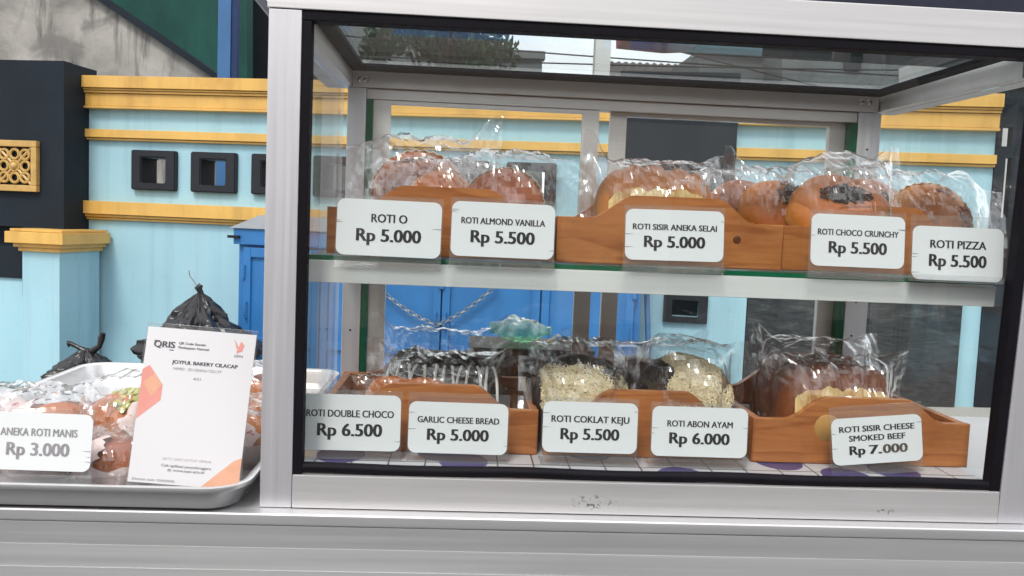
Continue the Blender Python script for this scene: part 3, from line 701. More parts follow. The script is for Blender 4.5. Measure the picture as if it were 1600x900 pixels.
bm = B(); box(bm, -0.0012, CW + 0.0160, -0.0012, 0.0297, HT, 0.494, E_); dpart('top_rail', M_ALU_X, bm)
bm = B(); box(bm, PWD + 0.0004, CW - PWD - 0.0004, -0.001, 0.0297, 0.0003, ZR, E_); dpart('bottom_rail', M_ALU_X, bm)
# side top rails, back top rail
for x0, x1 in ((0.0, 0.036), (CW - 0.036, CW)):
    bm = B(); box(bm, x0, x1, 0.0301, YB + 0.0, HT - 0.022, HT + 0.0068, E_)
    for v in bm.verts: v.co.x += 0.0135 * (1 - v.co.y / YB) if x0 > 0.3 else 0
    dpart('side_rail', M_ALU_Y, bm)
    bm = B(); box(bm, x0 + 0.004, x1 - 0.004, 0.0301, DB, 0.0003, ZR - 0.006, E_); dpart('side_rail', M_ALU_Y, bm)
bm = B(); box(bm, 0.0364, CW - 0.0364, DB, YB, 0.438, 0.4612, E_); dpart('back_rail', M_ALU_IN, bm)
bm = B(); box(bm, 0.0540, 0.6885, DB + 0.006, YB, 0.4245, 0.4372, 0.0008); dpart('door_channel', M_ALU_IN, bm)
bm = B(); box(bm, 0.0540, 0.6885, DB + 0.006, YB, 0.0003, 0.0335, 0.0008); dpart('door_channel', M_ALU_IN, bm)
# black seals around the front pane and the roof pane
bm = B(); box(bm, PWD + 0.0003, 0.0385, 0.001, 0.0155, ZR + 0.0003, HT - 0.0095, 0.001); dpart('seal', M_RUBBER, bm)
bm = B(); box(bm, CW - PWD - 0.0105, CW - PWD - 0.0003, 0.001, 0.0155, ZR + 0.0003, HT - 0.0095, 0.001)
for v in bm.verts: v.co.x += v.co.z * LEAN
dpart('seal', M_RUBBER, bm)
bm = B(); box(bm, PWD + 0.0003, CW - PWD + 0.0130, 0.0008, 0.018, HT - 0.0092, HT - 0.0003, 0.001); dpart('seal', M_RUBBER, bm)
bm = B(); tube(bm, [(PWD + 0.002 + 0.002 * 0, 0.006 + 0.0008 * math.sin(k * 0.9), 0.0365 + 0.0010 * math.sin(k * 0.55 + 1)) if False else (PWD + 0.001 + k * (CW - 2 * PWD - 0.002) / 40, 0.0065, 0.0370 + 0.0007 * math.sin(k * 0.55 + 1)) for k in range(41)], 0.0052, 12)
dpart('seal', M_RUBBER, bm, 60)
bm = B()
box(bm, 0.0362, 0.053, 0.032, DB - 0.002, HT - 0.004, HT + 0.0008, 0.0005); box(bm, CW - 0.054, CW - 0.0362, 0.032, DB - 0.002, HT - 0.004, HT + 0.0008, 0.0005)
box(bm, 0.0532, CW - 0.0542, DB - 0.034, DB - 0.002, HT - 0.0038, HT + 0.0008, 0.0005); box(bm, 0.0532, CW - 0.0542, 0.032, 0.040, HT - 0.0038, HT + 0.0008, 0.0005)
dpart('roof_seal', M_RUBBER, bm)
# panes
bm = B(); box(bm, 0.037, CW - 0.039, 0.009, 0.013, 0.0395, HT - 0.007)
for v in bm.verts: v.co.x += v.co.z * LEAN if v.co.x > 0.3 else 0
dpart('front_glass', M_GLASS, bm, None)
for x in (0.022, CW - 0.027):
    bm = B(); box(bm, x, x + 0.004, 0.0305, DB + 0.002, ZR - 0.005, HT - 0.0225); lean(bm); dpart('side_glass', M_GLASS, bm, None)
bm = B(); box(bm, 0.0365, CW - 0.0365, 0.0305, DB - 0.0015, HT + 0.0015, HT + 0.0055); dpart('roof_glass', M_TOPGLASS, bm, None)
# shelf
bm = B(); box(bm, 0.0305, CW - 0.0305, 0.046, 0.292, 0.2330, 0.2380); lean(bm); sg = dpart('shelf', M_SHELFGLASS, bm, None)
bm = B(); box(bm, 0.0305, CW - 0.0305, 0.0435, 0.0458, 0.2330, 0.2378, 0.0004); lean(bm); dpart('shelf_edge', M_GREEN_SEAL, bm)
bm = B(); box(bm, 0.0303, CW - 0.0303, 0.042, 0.066, 0.2112, 0.2327, 0.0009); lean(bm); dpart('shelf_rail', M_SHELFRAIL, bm)
bm = B(); box(bm, 0.0303, CW - 0.0303, 0.27, 0.292, 0.2160, 0.2327, 0.0009); dpart('shelf_rail', M_SHELFRAIL, bm)
# floor
bm = B(); box(bm, 0.0303, CW - 0.0303, 0.0302, DB - 0.0005, 0.0290, 0.0355); dpart('floor_board', M_VINYL, bm, None)
# sliding back doors
for x0, x1, y in ((0.0625, 0.3505, DB + 0.008), (0.3670, 0.6800, DB + 0.020)):
    d = B(); st = 0.0215
    plate(d, x0, x1, 0.034, 0.4240, [(x0 + st, x1 - st, 0.0385, 0.4195)], y, y + 0.009)
    do = dpart('sliding_door', M_ALU_IN, d)
    g = B(); box(g, x0 + st + 0.0002, x1 - st - 0.0002, y + 0.0025, y + 0.0065, 0.0387, 0.4193); go = obj('pane', g, M_GLASS, do)
for x0 in (0.0538, 0.6804):
    bm = B(); box(bm, x0, x0 + 0.0080, DB + 0.004, DB + 0.03, 0.034, 0.4243, 0.0005); dpart('door_seal', M_GREEN_SEAL, bm)
# bolts and small drilled holes
for x, z in ((0.0465, 0.4475), (0.0535, 0.4478), (0.690, 0.4500), (0.700, 0.4502)):
    bm = B(); lathe(bm, [(0.0001, 0.0030), (0.0022, 0.0026), (0.0036, 0.0012), (0.0038, 0.0)], 12, Matrix.Translation((x, DB, z)) @ Matrix.Rotation(math.pi / 2, 4, 'X'))
    dpart('bolt', M_BOLT, bm, 60)
for x, z in ((0.041, 0.195), (0.703, 0.19), (0.700, 0.145), (0.041, 0.13), (0.703, 0.39)):
    bm = B(); lathe(bm, [(0.0001, 0.0006), (0.0013, 0.0006), (0.0014, 0.0)], 10, Matrix.Translation((x, DB + 0.003, z)) @ Matrix.Rotation(math.pi / 2, 4, 'X'))
    dpart('screw_hole', M_RUBBER, bm, 60)

# ------------------------------------------------------------------ wooden bread trays
def tray_outline(w, low, high, n=16):
    pts = [(0, 0), (w, 0), (w, low)]
    for k in range(n + 1):
        f = 0.87 - k / n * 0.17; pts.append((w * f, low + (high - low) * sstep(0.87, 0.70, f) if False else low + (high - low) * sstep(0, 1, k / n)))
    for k in range(n + 1):
        f = 0.34 - k / n * 0.20; pts.append((w * f, high + (low - high) * sstep(0, 1, k / n)))
    pts.append((0, low)); return pts
def make_tray(label, x0, x1, y0, y1, z0, low=0.047, high=0.071):
    w, d, th = x1 - x0, y1 - y0, 0.009
    t = thing('wooden_tray', label, 'tray', (x0, y0, z0), (0, 0, 0), 'wooden bread trays in the case')
    out = tray_outline(w, low, high)
    for nm, ya in (('front_panel', 0), ('back_panel', d - th)):
        bm = B(); prism(bm, out, lambda p: Vector((p[0], ya, p[1])), lambda p: Vector((p[0], ya + th, p[1])), 0.0011); obj(nm, bm, M_WOOD, t, 35)
    for xa in (0.0003, w - th - 0.0003):
        bm = B(); box(bm, xa, xa + th, th + 0.0002, d - th - 0.0002, 0.0, low - 0.0005, 0.0011); obj('side_panel', bm, M_WOOD, t, 35)
    bm = B(); box(bm, th + 0.0006, w - th - 0.0006, th + 0.0004, d - th - 0.0004, 0.001, 0.007); obj('base', bm, M_WOOD, t)
    return t
ZS, ZF = 0.2384, 0.0358
make_tray('orange pine tray on the upper shelf behind the ROTI O and ROTI ALMOND VANILLA cards', 0.045, 0.2745, 0.072, 0.262, ZS)
tk = make_tray('knotty orange pine tray on the upper shelf behind the ROTI SISIR ANEKA SELAI card', 0.2775, 0.5115, 0.070, 0.262, ZS)
make_tray('orange pine tray on the upper shelf behind the ROTI CHOCO CRUNCHY card', 0.5145, 0.7150, 0.080, 0.265, ZS)
make_tray('pine tray on the case floor holding dark drizzled bread, behind the GARLIC CHEESE BREAD card', 0.040, 0.2670, 0.076, 0.270, ZF)
make_tray('pine tray on the case floor holding cheese topped buns, behind the ROTI COKLAT KEJU card', 0.2735, 0.4860, 0.076, 0.270, ZF)
t3 = make_tray('pine tray with a round tan sticker on the case floor, behind the 7.000 card', 0.4935, 0.7280, 0.070, 0.262, ZF)
bm = B(); lathe(bm, [(0.0001, 0.0003), (0.0036, 0.0003), (0.0042, 0.0)], 20, Matrix.Translation((0.186, 0.0, 0.030)) @ Matrix.Rotation(math.pi / 2, 4, 'X')); obj('wood_knot', bm, painted('dark_knot', lin(0.13, 0.04, 0.014), 0.4, 0.4, 300), tk, 60)
bm = B(); lathe(bm, [(0.0001, 0.0006), (0.0135, 0.0006), (0.0142, 0.0)], 28, Matrix.Translation((0.079, 0.0, 0.039)) @ Matrix.Rotation(math.pi / 2, 4, 'X')); obj('round_sticker', bm, painted('tan_sticker', lin(0.48, 0.26, 0.08), 0.35, 0.1, 60), t3, 60)

# ------------------------------------------------------------------ breads
def bun_bm(d, h, seed, squash=(1, 1)):
    bm = B(); n, m = 44, 26; rings = []
    for j in range(m + 1):
        ph = -math.pi / 2 + math.pi * j / m; cr, sr = math.cos(ph), math.sin(ph)
        r = d / 2 * (abs(cr) ** 0.75); z = (h * 0.72 * abs(sr) ** 0.95) if sr > 0 else -(h * 0.28 * abs(sr) ** 0.6)
        ring = []
        for k in range(n):
            a = 2 * math.pi * k / n; p = Vector((math.cos(a) * r, math.sin(a) * r, z)); q = p * 26 + Vector((seed * 7.1, seed, 0))
            f = 1 + 0.07 * noise.noise(q * 0.7) + 0.03 * noise.noise(q * 2.7)
            ring.append(bm.verts.new((p.x * f * squash[0], p.y * f * squash[1], (z + h * 0.28) * (1 + 0.14 * noise.noise(q * 0.8)))))
        rings.append(ring)
    for A, C in zip(rings, rings[1:]):
        for k in range(n): bm.faces.new((A[k], A[(k + 1) % n], C[(k + 1) % n], C[k]))
    bmesh.ops.remove_doubles(bm, verts=bm.verts[:], dist=1e-6)
    return bm
def loaf_bm(L, Wd, H, lobes, seed, depth=0.05):
    bm = B(); nu, nv = 72, 32; rings = []
    for i in range(nu + 1):
        s = -1 + 2 * i / nu; e = (1 - abs(s) ** 5) ** 0.5 if abs(s) < 1 else 0.02; e = max(e, 0.02)
        lob = 1 - depth * (abs(math.cos(math.pi * lobes * (s + 1) / 2)) ** 6)
        ring = []
        for k in range(nv):
            a = 2 * math.pi * k / nv; c, sn = math.cos(a), math.sin(a)
            y = Wd / 2 * math.copysign(abs(c) ** 0.65, c) * (0.4 + 0.6 * e) * (lob if sn > -0.3 else 1)
            z = (H * 0.68 * abs(sn) ** 0.75 if sn > 0 else -H * 0.32 * abs(sn) ** 0.45) * (0.3 + 0.7 * e) * (lob if sn > 0 else 1)
            p = Vector((s * L / 2, y, z)); q = p * 28 + Vector((seed * 5.3, 0, seed))
            f = 1 + 0.09 * noise.noise(q * 0.7) + 0.03 * noise.noise(q * 3)
            ring.append(bm.verts.new((p.x, y * f, z * f + H * 0.32)))
        rings.append(ring)
    for A, C in zip(rings, rings[1:]):
        for k in range(nv): bm.faces.new((A[k], A[(k + 1) % nv], C[(k + 1) % nv], C[k]))
    bm.faces.new(rings[0][::-1]); bm.faces.new(rings[-1])
    return bm
def surf_z(d, h, x, y, loaf=False):
    r = min(0.999, math.hypot(x, y) / (d / 2)); cr = r ** (1 / 0.75); return h * 0.28 + h * 0.72 * math.sqrt(max(0, 1 - cr * cr)) ** 0.95
def bits(d, h, n, region, size, seed, flat=1.0):
    """little chips lying on a bun's top; region(x, y) -> probability"""
    r = random.Random(seed); bm = B(); k = 0; tries = 0
    while k < n and tries < n * 60:
        tries += 1
        x, y = r.uniform(-d / 2, d / 2), r.uniform(-d / 2, d / 2)
        if math.hypot(x, y) > d / 2 * 0.93 or r.random() > region(x / (d / 2), y / (d / 2)): continue
        z = surf_z(d, h, x, y); e = 0.0015
        nrm = Vector((surf_z(d, h, x - e, y) - surf_z(d, h, x + e, y), surf_z(d, h, x, y - e) - surf_z(d, h, x, y + e), 2 * e)).normalized()
        q = nrm.to_track_quat('Z', 'Y').to_matrix().to_4x4() @ Matrix.Rotation(r.uniform(0, 6.28), 4, 'Z') @ Matrix.Rotation(r.uniform(-.5, .5), 4, 'Y')
        s = size if isinstance(size, tuple) else (size, size * 0.7, size * 0.5); kx = r.uniform(0.6, 1.3)
        box(bm, -s[0] / 2 * kx, s[0] / 2 * kx, -s[1] / 2, s[1] / 2, -s[2] / 2, s[2] / 2, 0, 2, Matrix.Translation(Vector((x, y, z)) + nrm * r.uniform(0, s[2] * flat)) @ q)
        k += 1
    return bm
def shreds(d, h, n, region, seed):
    r = random.Random(seed); bm = B(); k = 0; tries = 0
    while k < n and tries < n * 40:
        tries += 1; x, y = r.uniform(-d / 2, d / 2), r.uniform(-d / 2, d / 2)
        if math.hypot(x, y) > d / 2 * 0.95 or r.random() > region(x / (d / 2), y / (d / 2)): continue
        e = 0.002; z = surf_z(d, h, x, y)
        nrm = Vector((surf_z(d, h, x - e, y) - surf_z(d, h, x + e, y), surf_z(d, h, x, y - e) - surf_z(d, h, x, y + e), 2 * e)).normalized()
        t1 = nrm.orthogonal().normalized(); t1.rotate(Matrix.Rotation(r.uniform(0, 6.28), 3, nrm)); t2 = nrm.cross(t1)
        heap = 0.003 * max(0, noise.noise(Vector((x * 90, y * 90, seed)))) + r.uniform(-0.0008, 0.0016)
        c = Vector((x, y, z)) + nrm * heap; l = r.uniform(0.0014, 0.0034); w_ = r.uniform(0.0003, 0.0005); dr = nrm * r.uniform(-0.0012, 0.0012); bend = t2 * r.uniform(-0.0012, 0.0012)
        rg = []
        for f in (-1, 0, 1):
            o_ = c + (t1 * l + dr) * f + bend * (1 - abs(f))
            rg.append([bm.verts.new(o_ + t2 * w_ * a + nrm * w_ * b) for a, b in ((1, 0), (0, 1), (-1, 0), (0, -1))])
        for A, C in zip(rg, rg[1:]):
            for q in range(4): bm.faces.new((A[q], A[(q + 1) % 4], C[(q + 1) % 4], C[q]))
        k += 1
    return bm
def cup_bm(d, h, n=64):
    bm = B(); r = d / 2
    lathe(bm, [(r * 0.02, 0.0005), (r * 0.80, 0.0005, 0.3), (r * 0.86, h * 0.1, 1), (r * 1.02, h, 1), (r * 1.005, h, 1), (r * 0.85, h * 0.12, 1)], n, None, 0.022)
    return bm
def bag_bm(L, Wd, H, seed, endw=1.0, fin=(0.02, 0.015), amp=0.006, nu=84, nv=60, t0=0.50):
    """film pulled over a bread, pressed flat into an upright seam at both ends, with straight sharp creases"""
    bm = B(); rings = []; off = Vector((seed * 3.7, seed * 1.3, seed * 2.1)); D = creases(int(seed * 17 + 3)); D2 = creases(int(seed * 29 + 5), 6, 28, 120, 0.30)
    lean = (random.Random(seed).uniform(-.5, .5), random.Random(seed + .5).uniform(-.5, .5))
    for i in range(nu + 1):
        s = -1 + 2 * i / nu; a = abs(s); t = sstep(t0, 0.92, a); e = 0 if s < 0 else 1
        hw = Wd / 2 * (1 - t) + 0.0009 * t; hh = H / 2 * (1 - t) + H / 2 * endw * t
        ring = []
        for k in range(nv):
            an = 2 * math.pi * k / nv; c, sn = math.cos(an), math.sin(an)
            y = hw * math.copysign(abs(c) ** 0.8, c); z = hh * math.copysign(abs(sn) ** 0.8, sn); x = s * L / 2
            up_ = 0.5 + z / max(0.004, 2 * hh)
            flat = Vector((x, 0, z)) + off                              # both sheets of the seam share their creases
            w = D2(flat, t) * 1.2
            p = Vector((x, y, z))
            P = p + Vector((0, c, sn)) * (D(p + off) * (1 - 0.8 * t)) + Vector((0, w + t * lean[e] * z, t * t * fin[e] * up_))
            P.x += t * D2(flat * 1.3, 0.5)
            P.z = max(P.z, -H / 2)
            ring.append(bm.verts.new(P))
        rings.append(ring)
    for A, C in zip(rings, rings[1:]):
        for k in range(nv): bm.faces.new((A[k], A[(k + 1) % nv], C[(k + 1) % nv], C[k]))
    return bm
GRP = 'bagged breads in the case'
def bread(label, base, seed, body, bag, tilt=0.0, yaw=0.0, cup=None, extras=(), bagyaw=0.0, lift=0.0, cat='bread', group=GRP, roll=0.0):
    """base: world point under the bread. body=(bm, mat, name). bag=(L,W,H,z centre,...)"""
    t = thing('bagged_bread', label, cat, base, (0, 0, yaw), group)
    e = Euler((tilt, roll, 0)); pos = Vector((0, 0, lift))
    b = obj(body[2], body[0], body[1], t, 60); b.rotation_euler = e; b.location = pos
    if cup is not None:
        c = obj('paper_cup', cup, M_CUP, t, 20); c.rotation_euler = e; c.location = pos + e.to_matrix() @ Vector((0, 0, -0.001))
    for nm, bm, mt in extras:
        x = obj(nm, bm, mt, b, None)
    if bag:
        L, Wd, H, zc = bag[:4]; kw = bag[4] if len(bag) > 4 else {}
        g = obj('plastic_bag', bag_bm(L, Wd, H, seed, **kw), M_FILM, t, None)
        g.location = (0, 0, zc); g.rotation_euler = (0, 0, bagyaw)
    return t
def up_pos(px, py, Y, z):       # a point at a given depth, set down at height z
    p = at(px, py, Y); return (p.x, Y, z)
ZU, ZL = ZS + 0.0085, ZF + 0.0085
R_ = math.radians
# tilted buns stand on their edge against the ones behind
def tilted_bun(label, px, Y, zb, d, h, tilt, mat, seed, cup=True, extras=None, bagk=None, yaw=0.0, bagext=(1.75, 1.0, 1.0)):
    p = at(px, 300, Y) if zb > 0.2 else at(px, 590, Y)
    lift = d / 2 * math.sin(tilt) * 0.98
    ex = [(n_, f(), m_) for n_, f, m_ in (extras or [])]
    Hb = d * math.sin(tilt) + h * math.cos(tilt)
    bread(label, (p.x, Y, zb), seed, (bun_bm(d, h, seed), mat, 'bun'), (d * bagext[0], (d * math.cos(tilt) + h * math.sin(tilt)) * 1.0 * bagext[1] + 0.01, Hb * 1.03 * bagext[2], Hb * 0.5 + 0.001, {'endw': 0.74, 't0': 0.34, **(bagk or {})}), tilt, yaw, cup_bm(d * 0.97, h * 0.55) if cup else None, ex, 0.0, lift)
tilted_bun('large glossy brown bun in clear film, rear left above the ROTI O card', 655, 0.19, ZU, 0.106, 0.055, R_(66), M_BUN, 1, True, None, {'fin': (0.0, 0.045)})
tilted_bun('small orange brown bun in clear film, just above the ROTI O card', 690, 0.125, ZU, 0.080, 0.045, R_(62), M_BUN_PALE, 2, True, None, {'fin': (0.012, 0.01)}, 0.1)
tilted_bun('golden round bun in fluted paper cup, just above the ROTI ALMOND VANILLA card', 790, 0.125, ZU, 0.088, 0.046, R_(64), M_BUN, 3, True, None, {'fin': (0.0, 0.008)}, -0.15, (1.95, 1, 1.05))
# comb loaf of the middle tray
def loaf(label, px, Y, zb, L, Wd, H, lobes, mat, seed, yaw=0.0, bag=(1.38, 1.12, 1.3), bagk=None, extras=(), lift=0.0, front=True, tilt=0.0):
    p = at(px, 300, Y) if zb > 0.2 else at(px, 590, Y)
    ex = list(extras)
    if front:
        bm = B(); r = random.Random(seed); n = lobes * 10
        a = []; 
        for i in range(n + 1):
            s = -0.86 + 1.72 * i / n
            lob = 1 - 0.05 * abs(math.cos(math.pi * lobes * (s + 1) / 2)) ** 6
            for row, zz, yy in ((0, 0.06, 0.455), (1, 0.30, 0.515), (2, 0.55, 0.50), (3, 0.76, 0.452)):
                tp = 1 - 0.42 * abs(s) ** 5 + 0.05 * noise.noise(Vector((s * 9, seed, 0))) if row > 1 else 1
                a.append(bm.verts.new((s * L / 2, -Wd * yy * lob - 0.0022 + noise.noise(Vector((s * 40, zz * 30, seed))) * 0.0022, H * zz * lob * tp)))
        for i in range(n):
            for row in range(3):
                k = i * 4 + row; bm.faces.new((a[k], a[k + 4], a[k + 5], a[k + 1]))
        ex.append(('torn_crumb', bm, M_CREAMFILL))
    return bread(label, (p.x, Y, zb), seed, (loaf_bm(L, Wd, H, lobes, seed), mat, 'loaf'), (L * bag[0], Wd * bag[1], H * bag[2], H * bag[2] * 0.5 + lift, bagk or {}), tilt, yaw, None, ex, 0.0, lift)
loaf('pale comb loaf in clear film, above the ROTI SISIR ANEKA SELAI card', 1020, 0.125, ZU, 0.125, 0.075, 0.094, 5, M_LOAF, 4, 0.0, (1.26, 1.15, 1.08), {'fin': (0.030, 0.010), 'endw': 1.0})
loaf('second comb loaf lying behind the pale one on the upper shelf', 1010, 0.215, ZU, 0.12, 0.07, 0.078, 5, M_BUN, 5, 0.05, (1.3, 1.15, 1.15), {'fin': (0.03, 0.01)})
# choco crunchy and pizza buns
choc = lambda d, h, fx, fy, rx, ry, n, seed: [('chocolate_crumbs', lambda: bits(d, h, int(n * 1.9), lambda x, y: (1 if ((x - fx) / rx) ** 2 + ((y - fy) / ry) ** 2 < 0.55 else (0.18 if ((x - fx) / rx) ** 2 + ((y - fy) / ry) ** 2 < 1.3 else 0)), 0.0027, seed), M_CHOCTOP)]
tilted_bun('plain brown bun in clear film at the right end of the knotty tray', 1152, 0.20, ZU, 0.090, 0.045, R_(64), M_BUN, 6, False, None, {'fin': (0.01, 0.01)})
tilted_bun('smaller brown bun with chocolate crumbs on its right side, left of the large chocolate bun', 1210, 0.165, ZU, 0.090, 0.042, R_(68), M_BUN_PALE, 7, False, choc(0.090, 0.042, 0.28, 0.35, 0.40, 0.45, 330, 1), {'fin': (0.035, 0.01)}, 0.0, (1.4, 1, 1.05))
tilted_bun('large golden bun with a broad patch of chocolate crumbs, above the ROTI CHOCO CRUNCHY card', 1308, 0.125, ZU, 0.116, 0.046, R_(42), M_BUN_PALE, 8, False, choc(0.116, 0.046, -0.02, 0.06, 0.44, 0.24, 380, 2), {'fin': (0.0, 0.03)}, 0.0, (1.25, 1, 1.04))
tilted_bun('brown bun behind the large chocolate topped bun', 1345, 0.225, ZU, 0.100, 0.05, R_(68), M_BUN, 9, False, choc(0.100, 0.05, 0.3, 0.1, 0.5, 0.3, 160, 3), {'fin': (0.012, 0.012)}, 0.0, (1.5, 1, 1.02))
tilted_bun('round pizza bun in fluted paper, above the ROTI PIZZA card', 1446, 0.165, ZU, 0.096, 0.038, R_(68), M_LOAF, 10, True, [('sauce_patches', lambda: bits(0.096, 0.038, 160, lambda x, y: 1 if noise.noise(Vector((x * 2.2, y * 2.2, 4))) > 0.12 else 0, (0.007, 0.005, 0.0012), 4), M_LOAFDARK)], {'fin': (0.0, -0.004)}, -0.12, (1.9, 1, 1.0))
# lower trays
p = None
def drizzle(L, Wd, H, n, seed):
    r = random.Random(seed); bm = B()
    for i in range(n):
        s = -0.82 + 1.64 * i / (n - 1) + r.uniform(-0.03, 0.03); sk = r.uniform(-0.06, 0.10); pts = []
        for k in range(15):
            a = math.pi * (1.12 - 1.05 * k / 14) + math.pi * 0
            c, sn = math.cos(a), math.sin(a); lob = 1.0
            y = Wd / 2 * math.copysign(abs(c) ** 0.65, c) * 1.0; z = H * 0.68 * abs(sn) ** 0.75 * (1 if sn > 0 else -0.4)
            pts.append((s * L / 2 + sk * L / 2 * math.cos(a), y * 1.02, z * 1.03 + H * 0.32 + 0.0008))
        tube(bm, pts, 0.0016, 6)
    return bm
loaf('dark chocolate loaf with white icing stripes in clear film, behind the ROTI DOUBLE CHOCO card', 692, 0.150, ZL, 0.140, 0.070, 0.066, 1, M_CHOCO, 12, 0.0, (1.22, 1.15, 1.3), {'fin': (0.012, 0.012), 'endw': 1.05}, [('icing_drizzle', drizzle(0.140, 0.070, 0.066, 13, 3), M_ICING)], 0.0, False)
loaf('second dark chocolate loaf in crinkled film, rear of the left tray on the case floor', 690, 0.228, ZL, 0.140, 0.060, 0.075, 1, M_CHOCO, 13, 0.0, (1.2, 1.1, 1.35), {'fin': (0.02, 0.02)}, [], 0.0, False)
loaf('low orange brown garlic bread in clear film, just above the GARLIC CHEESE BREAD card', 640, 0.098, ZL, 0.095, 0.022, 0.066, 2, M_BUN_PALE, 14, 0.0, (1.75, 1.4, 1.05), {'fin': (0.0, -0.004)}, [], 0.0, False)
def cheesy(label, px, Y, d, h, tilt, seed, yaw, region):
    tilted_bun(label, px, Y, ZL, d, h, tilt, M_CHOCO, seed, False,
        [('grated_cheese', lambda: shreds(d, h, 5200, region, seed), M_CHEESE)], {'fin': (0.008, 0.016)}, yaw, (1.25, 1, 1.04))
cheesy('dark chocolate bun half covered in grated cheese, above the ROTI COKLAT KEJU card', 905, 0.130, 0.108, 0.046, R_(38), 15, 0.0, lambda x, y: 1 if (y < 0.42 + 0.1 * math.sin(7 * x) and x > -0.8) else 0)
cheesy('dark bun with cheese covering its right side, above the ROTI ABON AYAM card', 1066, 0.130, 0.108, 0.048, R_(42), 16, -0.1, lambda x, y: 1 if x > -0.30 + 0.1 * math.sin(7 * y) else 0)
loaf('brown loaf lying behind the two cheese topped buns', 985, 0.228, ZL, 0.135, 0.055, 0.075, 3, M_LOAFDARK, 17, 0.0, (1.3, 1.1, 1.25), {'fin': (0.015, 0.02)}, [], 0.0, False)
loaf('brown comb loaf with pale torn front in clear film, above the SMOKED BEEF card', 1300, 0.115, ZL, 0.125, 0.070, 0.094, 4, M_LOAFDARK, 18, 0.0, (1.25, 1.15, 1.06), {'fin': (0.008, 0.012), 'endw': 1.0})
loaf('dark brown loaf in crinkled film behind the brown comb loaf with pale front', 1275, 0.210, ZL, 0.135, 0.075, 0.088, 4, M_LOAFDARK, 19, 0.05, (1.25, 1.1, 1.22), {'fin': (0.018, 0.006)}, [], 0.0, False)
# green carrier bag on the cart behind the case, on a black crate
cr = thing('plastic_crate', 'black plastic crate standing on the cart behind the case', 'crate', (0.27, 0.40, 0.0))
bm = B(); box(bm, 0.20, 0.36, 0.345, 0.45, 0.0002, 0.098, 0.004); local(obj('tub', bm, M_STRAP, None, 30), cr)
bm = B(); box(bm, 0.195, 0.365, 0.340, 0.455, 0.0985, 0.108, 0.003); local(obj('rim', bm, M_STRAP, None, 30), cr)
gp = at(812, 540, 0.39)
bm = bag_bm(0.088, 0.055, 0.034, 33.0, 0.35, (0.004, 0.0), 0.007, 84, 60, 0.15); g = obj('green_plastic_bag', bm, M_GREENBAG, None, 20); g.location = (gp.x, 0.39, 0.1265)
tag(g, 'crumpled translucent green plastic bag on the black crate behind the case', 'bag')

# ------------------------------------------------------------------ writing
def text_mesh(items):
    """items: (string, x, z, cap height, weight, width limit, material index, alignment) -> one mesh facing -Y"""
    bm = B()
    for s, x, z, hgt, wt, wmax, mi, al in items:
        cu = bpy.data.curves.new('t', 'FONT'); cu.body = s; cu.size = 1.0; cu.offset = 0.0; cu.align_x = 'LEFT'; cu.align_y = 'BOTTOM_BASELINE'
        cu.resolution_u = 3; cu.extrude = 0.0
        to = bpy.data.objects.new('t', cu); COL.objects.link(to); bpy.context.view_layer.update()
        me = bpy.data.meshes.new_from_object(to.evaluated_get(bpy.context.evaluated_depsgraph_get()))
        bpy.data.objects.remove(to); bpy.data.curves.remove(cu)
        xs = [v.co.x for v in me.vertices]; 
        if not xs: continue
        w = max(xs) - min(xs); x0 = min(xs); k = hgt / 0.73; kx = k
        if wmax: kx = wmax / w
        shift = {'C': -w * kx / 2, 'L': 0.0, 'R': -w * kx}[al]
        bold = wt * 1.3 if wt > 0.01 else 0
        for c, sh in enumerate((0, -1, 1, -0.5, 0.5) if bold else (0,)):          # thicker strokes: the same letters laid side by side
            vs = [bm.verts.new((x + shift + (v.co.x - x0 + sh * bold) * kx, -0.00002 * c, z + v.co.y * k)) for v in me.vertices]
            for p in me.polygons:
                try: f = bm.faces.new([vs[i] for i in p.vertices]); f.material_index = mi
                except ValueError: pass
        bpy.data.meshes.remove(me)
    return bm
def rrect(w, h, r, n=6):
    pts = []
    for cx, cz, a0 in ((w / 2 - r, h / 2 - r, 0), (-w / 2 + r, h / 2 - r, 90), (-w / 2 + r, -h / 2 + r, 180), (w / 2 - r, -h / 2 + r, 270)):
        for k in range(n + 1):
            a = math.radians(a0 + 90 * k / n); pts.append((cx + r * math.cos(a), cz + r * math.sin(a)))
    return pts
GT = 'white price cards in clear stands'
